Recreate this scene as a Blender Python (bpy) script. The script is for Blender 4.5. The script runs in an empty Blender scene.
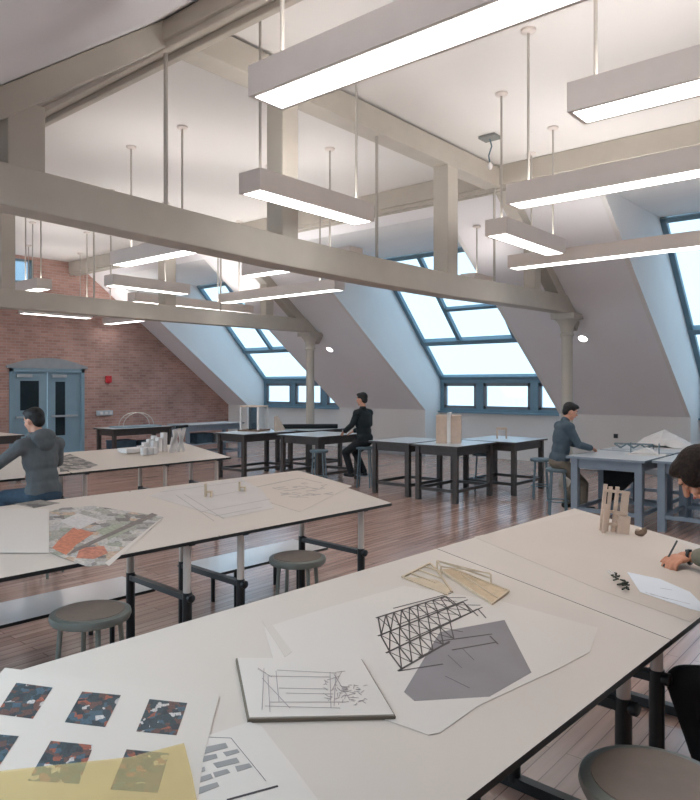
import bpy, bmesh, math, random
from mathutils import Vector, Matrix, Euler
random.seed(7)
C = bpy.context.scene.collection
PI = math.pi
V = Vector

# ------------------------------------------------------------------ camera
F_PX, HOR, CX = 699.0, 385.0, 350.0
YAW = math.radians(40.2)
EYE = V((0, 0, 1.86))
FW = V((-math.sin(YAW), math.cos(YAW), 0)); RT = V((math.cos(YAW), math.sin(YAW), 0))
cam_d = bpy.data.cameras.new('camera'); cam = bpy.data.objects.new('camera', cam_d); C.objects.link(cam)
cam.location = EYE; cam.rotation_euler = (PI/2, 0, YAW)
cam_d.sensor_fit = 'HORIZONTAL'; cam_d.sensor_width = 36; cam_d.lens = 36*F_PX/700
cam_d.shift_y = -(400-HOR)/700; cam_d.clip_start = .05; cam_d.clip_end = 300
bpy.context.scene.camera = cam

def ray(px, py): return FW + RT*((px-CX)/F_PX) + V((0, 0, (HOR-py)/F_PX))
def on_plane(px, py, p0, n):
    r = ray(px, py); return EYE + r*((p0-EYE).dot(n)/r.dot(n))
def at_z(px, py, z): return on_plane(px, py, V((0, 0, z)), V((0, 0, 1)))

# ------------------------------------------------------------------ materials
def lin(c):
    def f(v):
        v /= 255.0
        return v/12.92 if v <= .04045 else ((v+.055)/1.055)**2.4
    return (f(c[0]), f(c[1]), f(c[2]), 1)
MATS = {}
def mat(name, col, rough=.6, metal=0, var=.06, scale=6, bump=0, spec=.5):
    if name in MATS: return MATS[name]
    m = bpy.data.materials.new(name); m.use_nodes = True; nt = m.node_tree; N = nt.nodes; L = nt.links
    b = N['Principled BSDF']; b.inputs['Roughness'].default_value = rough; b.inputs['Metallic'].default_value = metal
    b.inputs['Specular IOR Level'].default_value = spec
    c = lin(col)
    tc = N.new('ShaderNodeTexCoord'); no = N.new('ShaderNodeTexNoise'); no.inputs['Scale'].default_value = scale; no.inputs['Detail'].default_value = 4
    L.new(tc.outputs['Object'], no.inputs['Vector'])
    mr = N.new('ShaderNodeMapRange'); mr.inputs['From Min'].default_value = .3; mr.inputs['From Max'].default_value = .7
    mr.inputs['To Min'].default_value = 1-var; mr.inputs['To Max'].default_value = 1+var
    L.new(no.outputs['Fac'], mr.inputs['Value'])
    mx = N.new('ShaderNodeVectorMath'); mx.operation = 'SCALE'; mx.inputs[0].default_value = c[:3]
    L.new(mr.outputs['Result'], mx.inputs['Scale']); L.new(mx.outputs['Vector'], b.inputs['Base Color'])
    if bump:
        bp = N.new('ShaderNodeBump'); bp.inputs['Strength'].default_value = bump; bp.inputs['Distance'].default_value = .01
        L.new(no.outputs['Fac'], bp.inputs['Height']); L.new(bp.outputs['Normal'], b.inputs['Normal'])
    MATS[name] = m; return m
def emis(name, col, s):
    m = bpy.data.materials.new(name); m.use_nodes = True; b = m.node_tree.nodes['Principled BSDF']
    b.inputs['Base Color'].default_value = lin((235, 235, 235)); b.inputs['Emission Color'].default_value = col
    b.inputs['Emission Strength'].default_value = s; MATS[name] = m; return m

PLASTER = mat('plaster', (232, 230, 228), .85, var=.015, scale=1.5)
CEIL = mat('ceiling_plaster', (224, 221, 218), .9, var=.012, scale=1)
SLOPEM = mat('slope_plaster', (238, 236, 238), .85, var=.015, scale=1)
BEAM = mat('painted_timber', (186, 179, 168), .6, var=.05, scale=3, bump=.15)
IRON = mat('painted_iron', (188, 181, 170), .5, var=.03)
FRAMEB = mat('teal_window_frame', (112, 140, 154), .5, var=.03)
DOORB = mat('door_paint', (130, 156, 170), .45, var=.03)
DGLASS = mat('dark_glass', (22, 36, 42), .12, var=.1)
STONE = mat('lintel_stone', (150, 155, 160), .8, var=.06)
HOUS = mat('fixture_housing', (218, 209, 203), .5, var=.02)
RODM = mat('rod_paint', (176, 170, 162), .45, var=.02)
LENS = emis('lit_diffuser', (1, .985, .96, 1), 4.6)
UPL = emis('uplight_lamp', (1, .975, .95, 1), 16.0)
TOPW = mat('tabletop_laminate', (203, 191, 180), .45, var=.012, scale=2)
TOPB = mat('tabletop_grey', (196, 203, 208), .32, var=.03, scale=2)
BLACK = mat('black_steel', (22, 26, 29), .4, var=.1)
EDGE = mat('black_edge', (24, 23, 24), .5, var=.1)
CHROME = mat('brushed_post', (205, 194, 186), .35, metal=.1, var=.03)
SHELFW = mat('glossy_shelf', (238, 234, 232), .14, var=.01, spec=.9)
DWOOD = mat('dark_table_wood', (68, 62, 60), .45, var=.15, scale=9)
BWOOD = mat('bluegrey_table_paint', (132, 146, 160), .5, var=.05)
STOOLM = mat('stool_steel', (118, 122, 116), .38, metal=.4, var=.05)
STOOLP = mat('stool_pad', (118, 104, 94), .6, var=.07, scale=14)
STOOLB = mat('stool_blue_steel', (104, 124, 134), .4, metal=.3, var=.05)
PAPER = mat('white_paper', (213, 203, 194), .8, var=.012, scale=2)
PAPERT = mat('tracing_paper', (206, 194, 183), .75, var=.02, scale=3)
PAPERB = mat('glossy_paper', (230, 234, 240), .5, var=.02, scale=5)
INK = mat('ink', (58, 52, 54), .7, var=.1)
PENCIL = mat('pencil', (160, 148, 146), .8, var=.15, scale=30)
GREYP = mat('grey_print', (132, 124, 125), .6, var=.08, scale=5)
GREYL = mat('grey_block_print', (150, 146, 143), .7, var=.05)
BALSA = mat('balsa', (202, 182, 156), .7, var=.1, scale=20)
MODELW = mat('white_model_card', (226, 222, 220), .7, var=.03)
MODELP = mat('pale_model_wood', (208, 186, 168), .7, var=.07, scale=12)
BROWN = mat('brown_card', (124, 102, 84), .8, var=.2, scale=25)
RED = mat('alarm_red', (190, 34, 44), .4)
SKIN = mat('skin', (214, 160, 136), .55, var=.05, scale=12)
SKIN2 = mat('skin_warm', (196, 136, 108), .55, var=.06, scale=14)
HAIRK = mat('black_hair', (20, 20, 22), .55, var=.3, scale=50, bump=.6)
HAIRB = mat('brown_hair', (40, 27, 21), .6, var=.4, scale=70, bump=.8, spec=.2)
HOOD = mat('grey_hoodie', (94, 100, 103), .9, var=.12, scale=14, bump=.5)
JEAN = mat('blue_denim', (50, 72, 90), .85, var=.12, scale=20, bump=.3)
DARKJ = mat('dark_teal_jacket', (22, 34, 38), .8, var=.2, scale=12, bump=.4)
DARKT = mat('dark_trousers', (26, 32, 36), .85, var=.2, scale=12, bump=.3)
SHIRT = mat('slate_shirt', (72, 88, 100), .85, var=.12, scale=14, bump=.4)
KHAKI = mat('khaki', (120, 112, 100), .85, var=.1, scale=12, bump=.3)
OLIVE = mat('olive_knit', (122, 116, 100), .9, var=.1, scale=30, bump=.4)
BLACKC = mat('black_cloth', (16, 17, 20), .9, var=.2, scale=12)
SHOE = mat('black_shoe', (20, 22, 24), .5)
LIP = mat('lip', (178, 92, 88), .5)
EYEW = mat('eye_dark', (30, 24, 22), .3)
EYEL = mat('eye_white', (220, 214, 208), .3)
SHELFST = mat('stored_blue', (62, 82, 96), .7, var=.3, scale=8)

def m_floor():
    m = bpy.data.materials.new('plank_floor'); m.use_nodes = True; N = m.node_tree.nodes; L = m.node_tree.links; b = N['Principled BSDF']
    tc = N.new('ShaderNodeTexCoord'); mp = N.new('ShaderNodeMapping'); mp.inputs['Rotation'].default_value = (0, 0, PI/2)
    L.new(tc.outputs['Object'], mp.inputs['Vector'])
    br = N.new('ShaderNodeTexBrick'); br.offset = .37
    br.inputs['Color1'].default_value = lin((166, 134, 121)); br.inputs['Color2'].default_value = lin((184, 153, 139)); br.inputs['Mortar'].default_value = lin((120, 94, 84))
    br.inputs['Scale'].default_value = 1; br.inputs['Brick Width'].default_value = 1.7; br.inputs['Row Height'].default_value = .085; br.inputs['Mortar Size'].default_value = .003
    L.new(mp.outputs['Vector'], br.inputs['Vector'])
    mp2 = N.new('ShaderNodeMapping'); mp2.inputs['Scale'].default_value = (12, .7, 1); L.new(tc.outputs['Object'], mp2.inputs['Vector'])
    no = N.new('ShaderNodeTexNoise'); no.inputs['Scale'].default_value = 1.5; no.inputs['Detail'].default_value = 6; L.new(mp2.outputs['Vector'], no.inputs['Vector'])
    mx = N.new('ShaderNodeMixRGB'); mx.blend_type = 'OVERLAY'; mx.inputs['Fac'].default_value = .5
    L.new(br.outputs['Color'], mx.inputs['Color1']); L.new(no.outputs['Fac'], mx.inputs['Color2']); L.new(mx.outputs['Color'], b.inputs['Base Color'])
    b.inputs['Roughness'].default_value = .2; b.inputs['Specular IOR Level'].default_value = .8
    bp = N.new('ShaderNodeBump'); bp.inputs['Strength'].default_value = .15; bp.inputs['Distance'].default_value = .004
    L.new(no.outputs['Fac'], bp.inputs['Height']); L.new(bp.outputs['Normal'], b.inputs['Normal'])
    return m
def m_brick():
    m = bpy.data.materials.new('red_brick'); m.use_nodes = True; N = m.node_tree.nodes; L = m.node_tree.links; b = N['Principled BSDF']
    tc = N.new('ShaderNodeTexCoord'); sp = N.new('ShaderNodeSeparateXYZ'); cb = N.new('ShaderNodeCombineXYZ')
    L.new(tc.outputs['Object'], sp.inputs['Vector']); L.new(sp.outputs['Y'], cb.inputs['X']); L.new(sp.outputs['Z'], cb.inputs['Y'])
    br = N.new('ShaderNodeTexBrick')
    br.inputs['Color1'].default_value = lin((184, 146, 134)); br.inputs['Color2'].default_value = lin((162, 124, 115)); br.inputs['Mortar'].default_value = lin((176, 156, 148))
    br.inputs['Scale'].default_value = 1; br.inputs['Brick Width'].default_value = .22; br.inputs['Row Height'].default_value = .075; br.inputs['Mortar Size'].default_value = .008
    L.new(cb.outputs['Vector'], br.inputs['Vector'])
    no = N.new('ShaderNodeTexNoise'); no.inputs['Scale'].default_value = 1.1; no.inputs['Detail'].default_value = 5; L.new(tc.outputs['Object'], no.inputs['Vector'])
    mx = N.new('ShaderNodeMixRGB'); mx.blend_type = 'OVERLAY'; mx.inputs['Fac'].default_value = .5
    L.new(br.outputs['Color'], mx.inputs['Color1']); L.new(no.outputs['Fac'], mx.inputs['Color2']); L.new(mx.outputs['Color'], b.inputs['Base Color'])
    b.inputs['Roughness'].default_value = .85
    bp = N.new('ShaderNodeBump'); bp.inputs['Strength'].default_value = .4; bp.inputs['Distance'].default_value = .01
    L.new(br.outputs['Fac'], bp.inputs['Height']); bp.invert = True; L.new(bp.outputs['Normal'], b.inputs['Normal'])
    return m
def m_glass():
    m = bpy.data.materials.new('window_glass'); m.use_nodes = True; N = m.node_tree.nodes; L = m.node_tree.links
    N.remove(N['Principled BSDF']); t = N.new('ShaderNodeBsdfTransparent'); t.inputs['Color'].default_value = (.39, .455, .50, 1)
    g = N.new('ShaderNodeBsdfGlossy'); g.inputs['Roughness'].default_value = .03
    x = N.new('ShaderNodeMixShader'); x.inputs['Fac'].default_value = .06
    L.new(t.outputs[0], x.inputs[1]); L.new(g.outputs[0], x.inputs[2]); L.new(x.outputs[0], N['Material Output'].inputs['Surface']); return m
def m_yellow():
    m = bpy.data.materials.new('yellow_tracing_paper'); m.use_nodes = True; N = m.node_tree.nodes; L = m.node_tree.links
    b = N['Principled BSDF']; b.inputs['Base Color'].default_value = lin((222, 206, 164)); b.inputs['Roughness'].default_value = .6
    t = N.new('ShaderNodeBsdfTransparent'); t.inputs['Color'].default_value = (1, .95, .8, 1)
    no = N.new('ShaderNodeTexNoise'); no.inputs['Scale'].default_value = 3
    mr = N.new('ShaderNodeMapRange'); mr.inputs['To Min'].default_value = .2; mr.inputs['To Max'].default_value = .34; L.new(no.outputs['Fac'], mr.inputs['Value'])
    x = N.new('ShaderNodeMixShader'); L.new(mr.outputs['Result'], x.inputs['Fac']); L.new(t.outputs[0], x.inputs[1]); L.new(b.outputs[0], x.inputs[2])
    L.new(x.outputs[0], N['Material Output'].inputs['Surface']); return m
def m_print(name, stops, scale, seed=0, stretch=(1, 1, 1)):
    m = bpy.data.materials.new(name); m.use_nodes = True; N = m.node_tree.nodes; L = m.node_tree.links; b = N['Principled BSDF']
    tc = N.new('ShaderNodeTexCoord'); mp = N.new('ShaderNodeMapping'); mp.inputs['Location'].default_value = (seed*1.7, seed*.9, 0); mp.inputs['Scale'].default_value = stretch
    mp.inputs['Rotation'].default_value = (0, 0, .5)
    L.new(tc.outputs['Object'], mp.inputs['Vector'])
    vo = N.new('ShaderNodeTexVoronoi'); vo.inputs['Scale'].default_value = scale; vo.distance = 'CHEBYCHEV'
    L.new(mp.outputs['Vector'], vo.inputs['Vector'])
    sp = N.new('ShaderNodeSeparateXYZ'); L.new(vo.outputs['Color'], sp.inputs['Vector'])
    cr = N.new('ShaderNodeValToRGB'); cr.color_ramp.interpolation = 'CONSTANT'
    els = cr.color_ramp.elements
    for i, (p, c) in enumerate(stops):
        e = els[i] if i < 2 else els.new(p)
        e.position = p; e.color = lin(c)
    L.new(sp.outputs['X'], cr.inputs['Fac'])
    no = N.new('ShaderNodeTexNoise'); no.inputs['Scale'].default_value = scale*4; L.new(mp.outputs['Vector'], no.inputs['Vector'])
    mx = N.new('ShaderNodeMixRGB'); mx.blend_type = 'OVERLAY'; mx.inputs['Fac'].default_value = .6
    L.new(cr.outputs['Color'], mx.inputs['Color1']); L.new(no.outputs['Fac'], mx.inputs['Color2']); L.new(mx.outputs['Color'], b.inputs['Base Color'])
    b.inputs['Roughness'].default_value = .5; MATS[name] = m; return m
FLOORM, BRICK, GLASS, YELLOW = m_floor(), m_brick(), m_glass(), m_yellow()
MAPM = m_print('site_print', [(0, (176, 172, 168)), (.25, (132, 126, 122)), (.4, (190, 182, 174)), (.6, (158, 152, 142)), (.72, (150, 150, 136)), (.84, (112, 104, 100)), (.92, (184, 158, 136))], 15, 3)
DARKMAP = m_print('dark_print', [(0, (92, 88, 86)), (.4, (128, 122, 116)), (.7, (70, 68, 68)), (.85, (160, 152, 144))], 14, 1)

# ------------------------------------------------------------------ mesh helpers
class MB:
    def __init__(s): s.v = []; s.f = []; s.m = []
    def add(s, vs, fs, mi=0):
        k = len(s.v); s.v += [V(v) for v in vs]
        for i, f in enumerate(fs): s.f.append([k+j for j in f]); s.m.append(mi[i] if isinstance(mi, (list, tuple)) else mi)
        return s
    def box(s, lo, hi, mi=0, M=None):
        x0, y0, z0 = lo; x1, y1, z1 = hi
        vs = [V(p) for p in ((x0,y0,z0),(x1,y0,z0),(x1,y1,z0),(x0,y1,z0),(x0,y0,z1),(x1,y0,z1),(x1,y1,z1),(x0,y1,z1))]
        if M: vs = [M @ v for v in vs]
        return s.add(vs, [(0,3,2,1),(4,5,6,7),(0,1,5,4),(1,2,6,5),(2,3,7,6),(3,0,4,7)], mi)   # bottom, top, 4 sides
    def bar(s, p, q, w, h=None, mi=0, up=(0, 0, 1)):
        p, q = V(p), V(q); h = h or w; d = (q-p).normalized(); u = V(up)
        if abs(d.dot(u)) > .99: u = V((1, 0, 0))
        r = d.cross(u).normalized(); u = r.cross(d).normalized()
        vs = []
        for c in (p, q):
            for a, b in ((-1,-1),(1,-1),(1,1),(-1,1)): vs.append(c+r*(a*w/2)+u*(b*h/2))
        return s.add(vs, [(3,2,1,0),(4,5,6,7),(0,1,5,4),(1,2,6,5),(2,3,7,6),(3,0,4,7)], mi)
    def tube(s, pts, r, n=10, mi=0, closed=False):
        pts = [V(p) for p in pts]; rs = r if isinstance(r, (list, tuple)) else [r]*len(pts); k = len(s.v); rings = []
        N = len(pts); prev = None
        for i, p in enumerate(pts):
            a = pts[(i-1) % N] if (closed or i > 0) else p; b = pts[(i+1) % N] if (closed or i < N-1) else p
            d = (b-a).normalized()
            u = V((0, 0, 1)) if abs(d.z) < .95 else V((1, 0, 0))
            if prev is not None: u = prev
            x = d.cross(u).normalized(); u = x.cross(d).normalized(); prev = u
            rings.append([p + (x*math.cos(t*2*PI/n)+u*math.sin(t*2*PI/n))*rs[i] for t in range(n)])
        vs = [v for g in rings for v in g]; fs = []
        for i in range(N if closed else N-1):
            for t in range(n):
                a, b = i*n+t, i*n+(t+1) % n; c, d = ((i+1) % N)*n+(t+1) % n, ((i+1) % N)*n+t
                fs.append((a, b, c, d))
        if not closed: fs += [tuple(reversed(range(n))), tuple(range((N-1)*n, N*n))]
        return s.add(vs, fs, mi)
    def lathe(s, prof, c=(0, 0, 0), n=32, mi=0):
        c = V(c); vs = []; fs = []
        for r, z in prof:
            for t in range(n): vs.append(c+V((r*math.cos(t*2*PI/n), r*math.sin(t*2*PI/n), z)))
        for i in range(len(prof)-1):
            for t in range(n): fs.append((i*n+t, i*n+(t+1) % n, (i+1)*n+(t+1) % n, (i+1)*n+t))
        fs += [tuple(reversed(range(n))), tuple(range((len(prof)-1)*n, len(prof)*n))]
        return s.add(vs, fs, mi)
    def poly(s, pts, nrm, th, mi=0, side=None):          # polygon extruded by th along nrm
        pts = [V(p) for p in pts]; n = len(pts); nv = V(nrm).normalized()
        nn = V((0, 0, 0))
        for i in range(n): nn += pts[i].cross(pts[(i+1) % n])
        if nn.dot(nv) < 0: pts.reverse()
        side = mi if side is None else side
        vs = pts+[p+nv*th for p in pts]
        return s.add(vs, [tuple(reversed(range(n))), tuple(range(n, 2*n))]+[(i, (i+1) % n, n+(i+1) % n, n+i) for i in range(n)], [side, mi]+[side]*n)
    def ell(s, c, r, R=None, n=16, m=10):
        c = V(c); R = R or Matrix.Identity(3); vs = [c+R @ V((0, 0, -r[2]))]; fs = []
        for i in range(1, m):
            a = -PI/2+PI*i/m
            for t in range(n): vs.append(c+R @ V((r[0]*math.cos(a)*math.cos(t*2*PI/n), r[1]*math.cos(a)*math.sin(t*2*PI/n), r[2]*math.sin(a))))
        vs.append(c+R @ V((0, 0, r[2]))); e = len(vs)-1
        for t in range(n):
            fs.append((0, 1+(t+1) % n, 1+t)); fs.append((e, e-n+t, e-n+(t+1) % n))
            for i in range(m-2): fs.append((1+i*n+t, 1+i*n+(t+1) % n, 1+(i+1)*n+(t+1) % n, 1+(i+1)*n+t))
        return s.add(vs, fs)
    def cap(s, p, q, r1, r2=None, n=12):                 # tapered capsule
        r2 = r2 or r1; p, q = V(p), V(q); d = (q-p).normalized()
        pts, rs = [], []
        for a in (80, 55, 25): t = math.radians(a); pts.append(p-d*(r1*math.sin(t))); rs.append(r1*math.cos(t))
        pts.append(p); rs.append(r1); pts.append(q); rs.append(r2)
        for a in (25, 55, 80): t = math.radians(a); pts.append(q+d*(r2*math.sin(t))); rs.append(r2*math.cos(t))
        return s.tube(pts, rs, n)
    def build(s, name, mats, parent=None, world=False, smooth=False, bevel=0, loc=None):
        me = bpy.data.meshes.new(name); mats = mats if isinstance(mats, (list, tuple)) else [mats]
        off = V((0, 0, 0)); o = None
        if world:
            if parent: off = parent.location.copy()
            else:
                off = sum(s.v, V((0, 0, 0)))/len(s.v); off.z = min(v.z for v in s.v)
        me.from_pydata([tuple(v-off) for v in s.v], [], s.f)
        for m in mats: me.materials.append(m)
        me.polygons.foreach_set('material_index', s.m)
        me.update()
        if smooth:
            me.polygons.foreach_set('use_smooth', [True]*len(me.polygons))
            try: me.set_sharp_from_angle(angle=math.radians(40))
            except Exception: pass
        o = bpy.data.objects.new(name, me); C.objects.link(o)
        if parent: o.parent = parent
        elif world: o.location = off
        if loc is not None: o.location = loc
        if bevel:
            b = o.modifiers.new('bevel', 'BEVEL'); b.width = bevel; b.segments = 2; b.limit_method = 'ANGLE'
        return o
def thing(name, label, cat, loc=(0, 0, 0), rz=0, group=None):
    o = bpy.data.objects.new(name, None); C.objects.link(o); o.empty_display_size = .1
    o.location = loc; o.rotation_euler = (0, 0, rz); o['label'] = label; o['category'] = cat
    if group: o['group'] = group
    return o
def tag(o, label, cat, group=None):
    o['label'] = label; o['category'] = cat
    if group: o['group'] = group
    return o
def struct(o): o['kind'] = 'structure'; return o
def copy_tree(o, parent=None):
    c = o.copy(); C.objects.link(c); c.parent = parent
    for ch in o.children: copy_tree(ch, c)
    return c

# ------------------------------------------------------------------ room shell
XB, XE = -18.1, 7.7            # brick end wall, wall behind the viewer
CZ = 5.2                       # flat ceiling
YM = 13.6                      # the room mirrors about YM/2
YP1 = 9.62                     # where the slope meets the flat ceiling
SL = .745
def rz_(y): return 1.21+SL*(15.15-y)      # roof slope (window side)
YT = 15.15-(CZ-1.21)/SL        # y where slope reaches the ceiling
YD, ZD = 10.32, 4.81           # top edge of the dormer openings
YW, ZS, ZH = 15.9, 1.18, 2.03  # dormer window wall, sill, head
YG, ZG = 13.15, 4.86           # top of the sloped glazing
dormers = [(-17.15, -13.2), (-10.24, -6.6), (-3.84, -.2), (2.7, 6.35)]

b = MB().box((XB, -2.8, -.1), (XE, 16.1, 0)); struct(b.build('floor', FLOORM))
b = MB().box((XB-.2, YM-YT-.05, CZ), (XE+.2, YT+.05, CZ+.1)); struct(b.build('ceiling', CEIL))

def slope_side(mir):
    f = (lambda y: YM-y) if mir else (lambda y: y)
    P = lambda x, y, z: V((x, f(y), z))
    s = 1 if not mir else -1
    n = V((0, s*SL, 1)).normalized()
    m = MB()
    def panel(x0, x1, y0, y1):
        m.poly([P(x0, y0, rz_(y0)), P(x1, y0, rz_(y0)), P(x1, y1, rz_(y1)), P(x0, y1, rz_(y1))], n, .12)
    dl = [(-17.4, -12.4), (-11.1, -6.4), (-3.4, -1.4)] if mir else dormers  # camera side: unseen roof openings, added and sized to bring in daylight
    yd = 12.75 if mir else 15.15-(ZD-1.21)/SL
    xs = [XB]+[v for d in dl for v in d]+[XE]
    panel(XB, XE, YT, yd)
    for i in range(0, len(xs), 2): panel(xs[i]+(.08 if i else 0), xs[i+1]-(.08 if i < len(xs)-2 else 0), yd, 15.15)
    struct(m.build('ceiling_slope_camera_side' if mir else 'ceiling_slope_window_side', SLOPEM))
    # knee walls
    k = MB()
    if mir: k.box((XB, f(15.25), 0), (XE, f(15.15), 1.22))
    else:
      for i in range(0, len(xs), 2): k.box((xs[i]+(.08 if i else 0), min(f(15.15), f(15.25)), 0), (xs[i+1]-(.08 if i < len(xs)-2 else 0), max(f(15.15), f(15.25)), 1.22))
    struct(k.build('wall_camera_side' if mir else 'wall_window_side', PLASTER))
    if mir: return
    # recesses: cheeks, recess ceiling, wall below the sill
    for i, (a, c) in enumerate(dormers):
        d = MB()
        for x, sx in ((a, -1), (c, 1)):
            for tri in ([P(x, yd, ZD), P(x, YG, ZG), P(x, YW, ZH), P(x, YW, 0), P(x, 15.15, 0), P(x, 15.15, 1.21)],):
                d.poly(tri, (sx, 0, 0), .08)
        lo, hi = sorted((f(yd), f(YG)))
        d.add([P(a, yd, ZD), P(c, yd, ZD), P(c, YG, ZG), P(a, YG, ZG)], [(0, 1, 2, 3)])
        d.add([P(a, yd, ZD+.1), P(c, yd, ZD+.1), P(c, YG, ZG+.1), P(a, YG, ZG+.1)], [(0, 1, 2, 3)])
        lo, hi = sorted((f(YW), f(YW+.1)))
        d.box((a, lo, 0), (c, hi, ZS))
        struct(d.build('wall_recess_%d' % (i+1+(4 if mir else 0)), PLASTER))
slope_side(False); slope_side(True)

# glazing of the dormers: sloped frame + row of small windows
def glaz(t, m, x0, x1, s0, s1, w=.07, dp=.1):
    """bar in the sloped glazing plane between (x0,s0) and (x1,s1); s = 0 bottom .. 1 top"""
    f = lambda x, s: V((x, YW+(YG-YW)*s, ZH+(ZG-ZH)*s))
    nrm = V((0, -(ZG-ZH), -(YW-YG))).normalized()
    m.bar(f(x0, s0), f(x1, s1), w, dp, up=nrm)
def window(idx, a, c, m1, m2, dbl=True):
    t = bpy.data.objects.new('window_%d' % idx, None); C.objects.link(t); t.location = (a, YW, ZS); struct(t)
    org = V(t.location)
    fr = MB()
    e = .05
    for x in (a+e, c-e): glaz(t, fr, x, x, 0, 1, .1)
    glaz(t, fr, a, c, .01, .01, .12); glaz(t, fr, a, c, .985, .985, .1); glaz(t, fr, a, c, .325, .325, .13, .14)
    for x in (m1, m2): glaz(t, fr, x, x, .325, 1, .1)
    glaz(t, fr, m1, m2, .58, .58, .08)
    fr.build('sloped_frame', FRAMEB, t, world=True)
    fr = MB()
    yw = YW+.02
    fr.box((a, yw-.06, ZS-.02), (c, yw+.05, ZS+.07)); fr.box((a, yw-.06, ZH-.12), (c, yw+.05, ZH+.02))
    for x, w in ((a+.05, .1), (m1+.05, .2), (m2+.05, .2), (c-.05, .1)): fr.box((x-w/2, yw-.05, ZS), (x+w/2, yw+.05, ZH))
    fr.box((a, YW-.16, ZS-.05), (c, YW, ZS-.01))
    fr.build('lower_frame', FRAMEB, t, world=True)
    inn = MB()
    for p, q in ((a+.1, m1-.05), (m1+.15, m2-.05), (m2+.15, c-.1)):
        for lo, hi in (((p, ZS+.07), (p+.08, ZH-.12)), ((q-.08, ZS+.07), (q, ZH-.12)), ((p, ZS+.07), (q, ZS+.14)), ((p, ZH-.2), (q, ZH-.12))):
            inn.box((lo[0], yw-.03, lo[1]), (hi[0], yw+.03, hi[1]))
    inn.build('sash', mat('window_sash', (122, 126, 132), .5), t, world=True)
    g = MB()
    f = lambda x, s: V((x, YW+.03+(YG-YW)*s, ZH+.03+(ZG-ZH)*s))
    g.add([f(a, 0), f(c, 0), f(c, 1), f(a, 1)], [(0, 1, 2, 3)])
    g.add([(a, yw+.03, ZS), (c, yw+.03, ZS), (c, yw+.03, ZH), (a, yw+.03, ZH)], [(0, 1, 2, 3)])
    g.build('pane', GLASS, t, world=True)
window(1, *dormers[0], -15.85, -14.5)
window(2, *dormers[1], -9.1, -7.6)
window(3, *dormers[2], -2.6, -1.4)

# brick end wall (gable) with its door and its high window
g = MB()
ZT = CZ+.02
door = (7.98, 10.02, 2.32); hw = (7.35, 8.62, 4.5, 5.12)
sec = [(YM-15.15, 0), (15.15, 0), (15.15, 1.21), (YT, ZT), (YM-YT, ZT), (YM-15.15, 1.21)]
def ztop(y): return min(ZT, rz_(y), rz_(YM-y))
cuts = sorted({YM-15.15, YM-YT, hw[0], door[0], hw[1], YT, door[1], 15.15, 15.9, YM-15.9})
for y0, y1 in zip(cuts, cuts[1:]):
    segs = [(0, None)]
    mid = (y0+y1)/2
    if door[0] < mid < door[1]: segs = [(door[2], None)]
    if hw[0] < mid < hw[1]: segs = [(segs[0][0], hw[2]), (hw[3], None)]
    for z0, z1 in segs:
        a1, a2 = (ztop(y0), ztop(y1)) if z1 is None else (z1, z1)
        a1, a2 = max(a1, 1.21), max(a2, 1.21)
        if z1 is not None: a1 = a2 = z1
        if min(a1, a2) <= z0: continue
        g.poly([(XB, y0, z0), (XB, y1, z0), (XB, y1, a2), (XB, y0, a1)], (-1, 0, 0), .35)
struct(g.build('wall_brick', BRICK))
struct(MB().box((XE, -2.8, 0), (XE+.1, 16, CZ+.1)).build('wall_end', PLASTER))
# high window
t = bpy.data.objects.new('window_4', None); C.objects.link(t); t.location = (XB-.1, hw[0], hw[2]); struct(t)
m = MB()
m.box((XB-.14, hw[0], hw[2]), (XB-.06, hw[1], hw[2]+.06)).box((XB-.14, hw[0], hw[3]-.06), (XB-.06, hw[1], hw[3]))
for y in (hw[0], hw[1]-.08, (hw[0]+hw[1])/2-.03): m.box((XB-.14, y, hw[2]), (XB-.06, y+.07, hw[3]))
m.build('window_frame', FRAMEB, t, world=True)
MB().box((XB-.11, hw[0], hw[2]), (XB-.1, hw[1], hw[3])).build('pane', GLASS, t, world=True)
# double door
t = bpy.data.objects.new('door_1', None); C.objects.link(t); t.location = (XB, (door[0]+door[1])/2, 0); struct(t)
m = MB()
m.box((XB-.12, door[0], 0), (XB+.03, door[0]+.09, 2.3)).box((XB-.12, door[1]-.09, 0), (XB+.03, door[1], 2.3)).box((XB-.12, door[0], 2.2), (XB+.03, door[1], 2.32))
m.build('door_frame', DOORB, t, world=True)
ym = 9.0
for y0, y1, wy0, wy1, wz0, wz1 in ((door[0]+.09, ym-.01, 8.28, 8.78, 1.2, 1.97), (ym+.01, door[1]-.09, 9.22, 9.5, .5, 1.95)):
    lf = MB()
    lf.box((XB-.09, y0, .01), (XB-.04, wy0, 2.2)).box((XB-.09, wy1, .01), (XB-.04, y1, 2.2)).box((XB-.09, wy0, .01), (XB-.04, wy1, wz0)).box((XB-.09, wy0, wz1), (XB-.04, wy1, 2.2))
    leaf = lf.build('door_leaf', DOORB, t, world=True)
    q = MB().box((XB-.07, wy0, wz0), (XB-.06, wy1, wz1)).build('glass', DGLASS, leaf); q.location = -V(t.location)
    q = MB().box((XB-.04, y0+.1, 2.06), (XB+.03, y0+.5, 2.14)).build('door_closer', mat('closer', (170, 176, 180), .4), leaf); q.location = -V(t.location)
    q = MB().box((XB-.04, y0+.1, 1.0), (XB+.02, y1-.1, 1.05)).build('push_bar', mat('closer', (170, 176, 180), .4), leaf); q.location = -V(t.location)
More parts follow.
